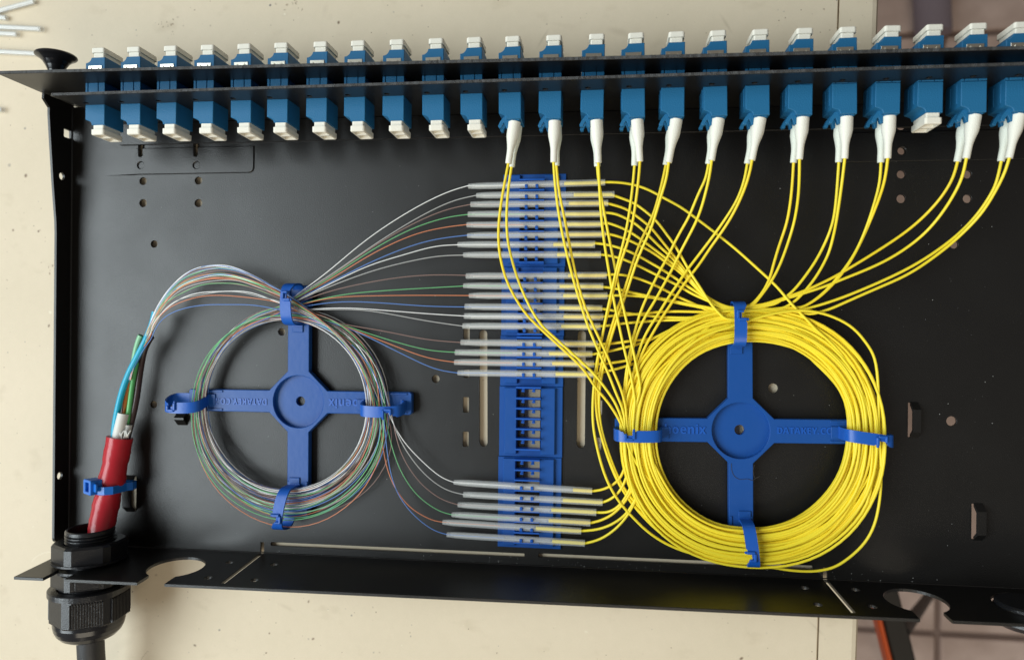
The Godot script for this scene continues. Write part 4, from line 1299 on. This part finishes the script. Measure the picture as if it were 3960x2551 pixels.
func build_fibres() -> void:
	var fp := fibre_paths()
	var se := sleeve_ends()
	var centre := Vector3(-142.6, 7, 36.0)
	rng.seed = 15
	var wob := FastNoiseLite.new()
	wob.seed = 6
	wob.frequency = 0.03
	var outer := [498, 1462, 520, 1395, 546, 1332, 572, 1278, 592, 1226, 640, 1135, 700, 1068, 762, 1036, 830, 1023, 900, 1031, 980, 1062, 1060, 1108, 1130, 1150, 1230, 1222, 1320, 1312, 1390, 1410]
	var lower := [504, 1466, 528, 1398, 556, 1342, 580, 1304, 600, 1264, 640, 1222, 700, 1196, 790, 1178, 880, 1172, 960, 1174, 1030, 1182, 1090, 1194, 1150, 1212, 1230, 1242, 1310, 1290, 1390, 1380]
	var spread := [0.0, 0.03, 0.05, 0.24, 0.2, 0.06, 0.0, 0.1, 0.3, 0.27, 0.32, 0.22, 0.27, 0.38, 0.46, 0.1, 0.8, 1.0, 0.66, 0.7, 0.16, 0.48, 0.33, 0.03]
	for i in 24:
		var w: float = spread[i] + rng.randf_range(-0.015, 0.015)
		var a := []
		for k in outer.size(): a.append(lerpf(outer[k], lower[k], w) + (rng.randf_range(-5, 5) if k > 7 else rng.randf_range(-6, 6)))
		var e3 := traced(a, 11.0, 11.5, 6.0 + (i % 5) * 1.1, 0.6)
		var run := curve(e3, 5, 3)
		var x3 := traced(fp[i], SLEEVE_H, 7.5, 7.0 + (i % 4) * 1.2, 0.6)
		var l3 := [pow(fposmod(i * 0.618, 1.0), 1.3), pow(fposmod(i * 0.618 + 0.37, 1.0), 1.3), pow(fposmod(i * 0.618 + 0.71, 1.0), 1.3)]
		var h3 := [5.4 + rng.randf() * 4.5, 5.4 + rng.randf() * 4.5, 5.4 + rng.randf() * 4.5]
		var coil := wind(centre, run[run.size() - 1], x3[x3.size() - 1], 1, l3, h3, -1.0, fibre_in, fibre_out, wob, float(i) + 60.0, 5.0)
		x3.reverse()
		var tail := curve(x3, 6, 2)
		var sl: Array = se[i]
		var s0 := spot(sl[0], sl[1], SLEEVE_H + 0.2)
		var s1 := spot(sl[2], sl[3], SLEEVE_H + 0.2)
		tail.append(s0.lerp(s1, 0.2))
		tail.append(s0.lerp(s1, 0.42))
		var all := run.duplicate()
		all.append_array(coil)
		all.append_array(tail)
		for s in 3:
			var q := all.duplicate()
			for k in range(2, all.size() - 4):
				q[k] = all[k] * 0.5 + (all[k - 1] + all[k + 1]) * 0.25
			all = q
		var g := Geo.new()
		g.tube(all, 0.21, 6)
		lone("optical_fibre", g, M["fibre_" + HUES[i]], Vector3(all[0].x, all[0].y, all[0].z), "thin %s fibre into the sleeve %s" % [HUES[i], sleeve_place(i)], "fibre", "bare coloured fibres in the small coil")

# ------------------------------------------------------------------ incoming cable, gland, tie
func build_feeder() -> void:
	var gx := -230.8
	var gh := 19.8
	var ax := Vector3(0, 0, 1)
	var o := thing("cable_gland", Vector3(gx, gh, 109), "black plastic cable gland with ribbed dome nut in the rear wall", "cable gland")
	# threaded tube
	var prof: Array = [Vector2(8.9, 118), Vector2(8.9, 93.3), Vector2(9.6, 92.9), Vector2(10.1, 93.3), Vector2(10.2, 94.6)]
	var z := 94.8
	while z < 99.0:
		prof.append_array([Vector2(9.5, z), Vector2(9.4, z + 0.35), Vector2(10.3, z + 0.75), Vector2(10.3, z + 1.05)])
		z += 1.4
	prof.append_array([Vector2(9.8, z), Vector2(9.8, 109)])
	for i in prof.size(): prof[i] -= Vector2(0, 100)
	var g := Geo.new()
	g.lathe(prof, Vector3(gx, gh, 100), ax, 48)
	part("threaded_tube", g, M.gland, o)
	# lock nut inside, shoulder nut and dome nut outside
	var face := Transform3D(Basis(Vector3(1, 0, 0), Vector3(0, 1, 0), Vector3(0, 0, 1)), Vector3(gx, gh, 0))
	g = Geo.new()
	g.plate(hexagon(16.2, 0.49, 2.0), [disc(0, 0, 10.4, 36)], 106.2, 98.4, face, 0.9)
	g.plate(disc(0, 0, 15.6, 40), [disc(0, 0, 10.4, 36)], 107.0, 106.1, face, 0.0)
	part("lock_nut", g, M.gland, o)
	g = Geo.new()
	g.plate(disc(0, 0, 14.2, 40), [], 109.6, 111.0, face, 0.0)
	g.plate(hexagon(16.2, 0.49, 1.6), [], 110.9, 117.6, face, 0.3)
	g.box(Vector3(gx + 7.6, gh + 11.9, 114.2), Vector3(9.5, 0.5, 5.2), 0.2, Basis(Vector3(0, 0, 1), -0.56))
	g.lathe([Vector2(12.5, 117), Vector2(12.5, 120.6)].map(func(q): return q - Vector2(0, 100)), Vector3(gx, gh, 100), ax, 40)
	part("shoulder_nut", g, M.gland, o)
	g = Geo.new()
	g.plate(disc(0, 0, 16.9, 48), [disc(0, 0, 13.2, 36)], 121.5, 118.9, face, 0.4)
	g.plate(hexagon(17.1, 0.49, 2.6), [], 121.4, 134.2, face, 0.8)
	part("dome_nut", g, M.gland, o)
	for k in 6:
		if k == 2: continue
		var a := 0.49 + PI / 3 * k - PI / 6
		for s in 13:
			g = Geo.new()
			var t := (s - 6) * 1.06
			var d := Vector3(cos(a), sin(a), 0)
			var e := Vector3(-sin(a), cos(a), 0)
			g.box(Vector3(gx, gh, 128.0) + d * 14.95 + e * t, Vector3(0.95, 0.46, 10.6), 0.1, Basis(d, e, Vector3(0, 0, 1)))
			part("grip_rib", g, M.gland, o)
	g = Geo.new()
	g.lathe([Vector2(14.8, 133.6), Vector2(14.8, 135.5), Vector2(14.4, 137.6), Vector2(13.5, 139.6), Vector2(11.7, 141.6), Vector2(9.6, 142.8), Vector2(7.2, 143.2), Vector2(5.6, 143.2)].map(func(q): return q - Vector2(0, 100)), Vector3(gx, gh, 100), ax, 48)
	part("dome", g, M.gland_gloss, o)
	# cable
	var c := thing("feeder_cable", Vector3(gx, gh, 143), "black feeder cable wrapped in red tape with coloured buffer tubes", "cable")
	g = Geo.new()
	var pj := curve(PackedVector3Array([Vector3(gx + 0.3, gh, 118), Vector3(gx + 0.1, gh - 0.4, 143), Vector3(gx - 0.1, gh - 3, 165), Vector3(gx, gh - 8, 190), Vector3(gx + 2, 8, 220), Vector3(gx + 6, 3.2, 260), Vector3(gx + 10, 3.0, 340)]), 6, 1)
	g.tube(pj, 5.75, 24)
	part("jacket", g, M.jacket, c)
	g = Geo.new()
	rng.seed = 3
	var tp := PackedVector3Array()
	var tr := PackedFloat32Array()
	var way := traced([377, 2120, 386, 2075, 398, 2010, 412, 1945, 426, 1885, 440, 1820, 452, 1755, 464, 1690], 19.0, 12.6, 9.5)
	var wp := curve(way, 6, 2)
	for i in wp.size():
		tp.append(wp[i])
		var s := float(i) / wp.size()
		var wv := 5.55 + 0.16 * sin(s * 22.0) + (0.28 if fposmod(s * 5.2, 1.0) < 0.5 else 0.0) + rng.randf_range(-0.05, 0.05)
		if absf(s - 0.56) < 0.03: wv -= 0.35
		if s > 0.98: wv -= 0.25
		tr.append(wv)
	g.tube(tp, tr, 26)
	part("red_tape", g, M.tape, c)
	g = Geo.new()
	var st := curve(traced([455, 1700, 462, 1665, 470, 1630, 478, 1598], 11.0, 10.5, 10.0), 4, 1)
	g.tube(st, 2.6, 12)
	g.tube(curve(traced([480, 1695, 490, 1665, 496, 1640], 9.5, 9.0, 9.0), 4, 1), 1.9, 10)
	g.tube(curve(traced([440, 1698, 446, 1665, 456, 1636], 8.0, 8.0, 8.0), 4, 1), 1.5, 10)
	for i in 9:
		var fx := 448.0 + i * 6.0
		g.tube(curve(traced([fx, 1698, fx + rng.randf_range(-3, 6), 1680, fx + rng.randf_range(-6, 10), 1664], 12.0 - absf(i - 4) * 0.8, 12.6, 12.0), 4, 1), 0.28, 5)
	part("aramid_stub", g, M.aramid, c)
	var tubes := [
		["cyan", [440, 1695, 444, 1650, 452, 1600, 464, 1545, 480, 1490, 502, 1435, 530, 1380, 556, 1330, 578, 1280, 592, 1240, 600, 1205], 1.45, 10.5],
		["orange", [470, 1690, 478, 1610, 485, 1555, 494, 1510, 508, 1460, 524, 1410], 1.1, 8.5],
		["green", [486, 1690, 494, 1620, 501, 1570, 508, 1515, 516, 1460, 528, 1400], 1.15, 8.8],
		["mint", [512, 1480, 514, 1430, 520, 1385, 528, 1345, 538, 1312, 545, 1296], 1.3, 8.6],
		["brown", [492, 1695, 508, 1630, 520, 1580, 530, 1525, 538, 1465, 546, 1410, 556, 1360, 570, 1325, 586, 1300], 1.45, 7.2]]
	for t in tubes:
		g = Geo.new()
		g.tube(curve(traced(t[1], t[3], t[3], 9.0, 0.6), 6, 2), t[2], 12)
		var q := part("buffer_tube", g, M["tube_" + t[0]], c)
		q.set_meta("label", "%s buffer tube" % t[0])
	# blue cable tie round tape and bridge
	var tz := spot(430, 1884, 12).z
	var cx := spot(428, 1884, 13.2).x
	var k0 := thing("cable_tie", Vector3(cx, 13, tz), "blue nylon cable tie strapping the red-taped cable to the tray", "cable tie")
	var xf := Transform3D(Basis(Vector3(1, 0, 0), Vector3(0, 1, 0), Vector3(0, 0, 1)), Vector3(0, 0, tz))
	var rb := spot(516, 1885, 7.0).x
	var ol := PackedVector2Array()
	var il := PackedVector2Array()
	for q in [[cx - 6.4, 13.0], [cx - 6.0, 16.0], [cx - 4.4, 18.4], [cx - 1.6, 19.9], [cx + 1.4, 19.7], [cx + 4.4, 17.6], [rb - 1.6, 9.6], [rb, 7.4], [rb - 0.2, 4.4], [rb - 2.0, 2.6], [cx + 2.0, 2.4], [cx - 2.4, 4.2], [cx - 5.2, 8.0]]:
		ol.append(Vector2(q[0], q[1]))
	var ctr := Vector2(cx + 2.0, 11.0)
	for q in ol: il.append(q - (q - ctr).normalized() * 1.0)
	g = Geo.new()
	g.plate(ol, [il], -1.85, 1.85, xf, 0.2)
	part("strap", g, M.tie, k0)
	var hp := spot(350, 1881, 19)
	var hb := Basis(Vector3(0, 0, 1), 0.55)
	g = Geo.new()
	var hf := Transform3D(hb * Basis(Vector3(1, 0, 0), Vector3(0, 0, 1), Vector3(0, 1, 0)), hp)
	g.plate(rrect(-4.0, -3.4, 3.7, 3.4, 0.7), [rect(-2.2, -2.1, 1.8, 2.1)], -3.6, 1.6, hf, 0.3)
	g.plate(rect(-2.3, -2.2, 1.9, 2.2), [], -3.3, -2.6, hf, 0.0)
	g.box(hp + hb * Vector3(4.0, -0.4, 0), Vector3(3.4, 1.2, 3.8), 0.3, hb)
	part("head", g, M.tie, k0)

func hexagon(r: float, turn: float, chamfer: float) -> PackedVector2Array:
	var p := PackedVector2Array()
	for k in 6:
		var a := turn + PI / 3 * k
		var c := Vector2.from_angle(a) * r
		var pa := Vector2.from_angle(a - PI / 3) * r
		var na := Vector2.from_angle(a + PI / 3) * r
		p.append(c + (pa - c).normalized() * chamfer)
		p.append(c + (na - c).normalized() * chamfer)
	return p

# ------------------------------------------------------------------ loose things round the tray
func build_loose() -> void:
	var ls := [[-60, 58, 134, 6, "slanting highest at the table's corner"], [-80, 55, 26, 71, "shortest visible, second from the corner"], [-260, 92, 164, 113, "longest clear view, third from the corner"], [-260, 116, 70, 133, "lying just below the longest one"], [-260, 186, 160, 209, "pointing at the latch knob"], [-330, 420, 12, 424, "alone, only its tip showing"]]
	for q in ls:
		var a := spot(q[0], q[1], -1.2)
		var b := spot(q[2], q[3], -1.2)
		var o := thing("loose_sleeve", Vector3((a.x + b.x) * 0.5, -2.7, (a.z + b.z) * 0.5), "unused clear splice sleeve on the table, %s" % q[4], "splice sleeve", "unused splice sleeves on the table")
		var g := Geo.new()
		g.tube(PackedVector3Array([a, a.lerp(b, 0.3), a.lerp(b, 0.7), b]), 1.45, 14)
		part("shrink_tube", g, M.sleeve, o)
		g = Geo.new()
		g.tube(PackedVector3Array([a.lerp(b, 0.03) + Vector3(0, -0.2, 0.4), b.lerp(a, 0.03) + Vector3(0, -0.2, 0.4)]), 0.32, 8)
		part("steel_rod", g, M.rod, o)
		g = Geo.new()
		g.tube(PackedVector3Array([a.lerp(b, 0.03) + Vector3(0, -0.1, -0.4), b.lerp(a, 0.03) + Vector3(0, -0.1, -0.3)]), 0.8, 8)
		part("melt_core", g, M.clear_core, o)
	# thread caught on the organizer arm
	var h := Geo.new()
	h.tube(curve(traced([2828, 1790, 2830, 1818, 2840, 1840, 2862, 1852, 2890, 1850, 2910, 1856, 2922, 1848, 2938, 1840], 5.15, 5.15, 5.2), 5, 1), 0.085, 5)
	h.tube(curve(traced([2918, 1796, 2912, 1820, 2918, 1846], 5.15, 5.15, 5.15), 5, 1), 0.08, 5)
	lone("stray_thread", h, M.hair, spot(2870, 1850, 5.5), "dark frayed thread caught on the yellow coil's organizer arm", "thread")
	# things standing on the room floor
	var p := Geo.new()
	var c := Vector3(452, -728, -560)
	p.tube(curve(PackedVector3Array([c + Vector3(-4, 0, -240), c + Vector3(0, 0, -100), c + Vector3(-2, 2, 40), c + Vector3(3, 0, 150)]), 6, 1), 23.0, 20)
	lone("cloth_roll", p, M.dark_cloth, c, "blurred grey-purple rolled cloth lying on the tiles beyond the table", "cloth")
	var s := thing("step_stool", Vector3(300, -755, 330), "dark folding stool with orange edge beside the table", "stool")
	var e0 := spot(3395, 2380, -330)
	var e1 := spot(3450, 2600, -330)
	var dv := (e1 - e0).normalized()
	var w := dv.cross(Vector3.UP) * -1.0
	p = Geo.new()
	var b2 := Basis(dv, Vector3.UP, dv.cross(Vector3.UP))
	p.box((e0 + e1) * 0.5 + Vector3(1, -8, 0) - dv * 40, Vector3(150, 16, 4), 1.2, b2)
	part("edging", p, M.orange_plastic, s)
	p = Geo.new()
	p.box((e0 + e1) * 0.5 + Vector3(13, -10, -3) - dv * 44, Vector3(140, 14, 19), 2.0, b2)
	part("seat", p, M.dark_plastic, s)
	for q in [[3490, 2440, 3602, 2290, -340, -754], [3440, 2400, 3500, 2700, -345, -754]]:
		p = Geo.new()
		var l0 := spot(q[0], q[1], q[4])
		var l1 := spot(q[2], q[3], q[5])
		p.tube(PackedVector3Array([l0, l1]), 6.0, 10)
		part("leg", p, M.dark_plastic, s)
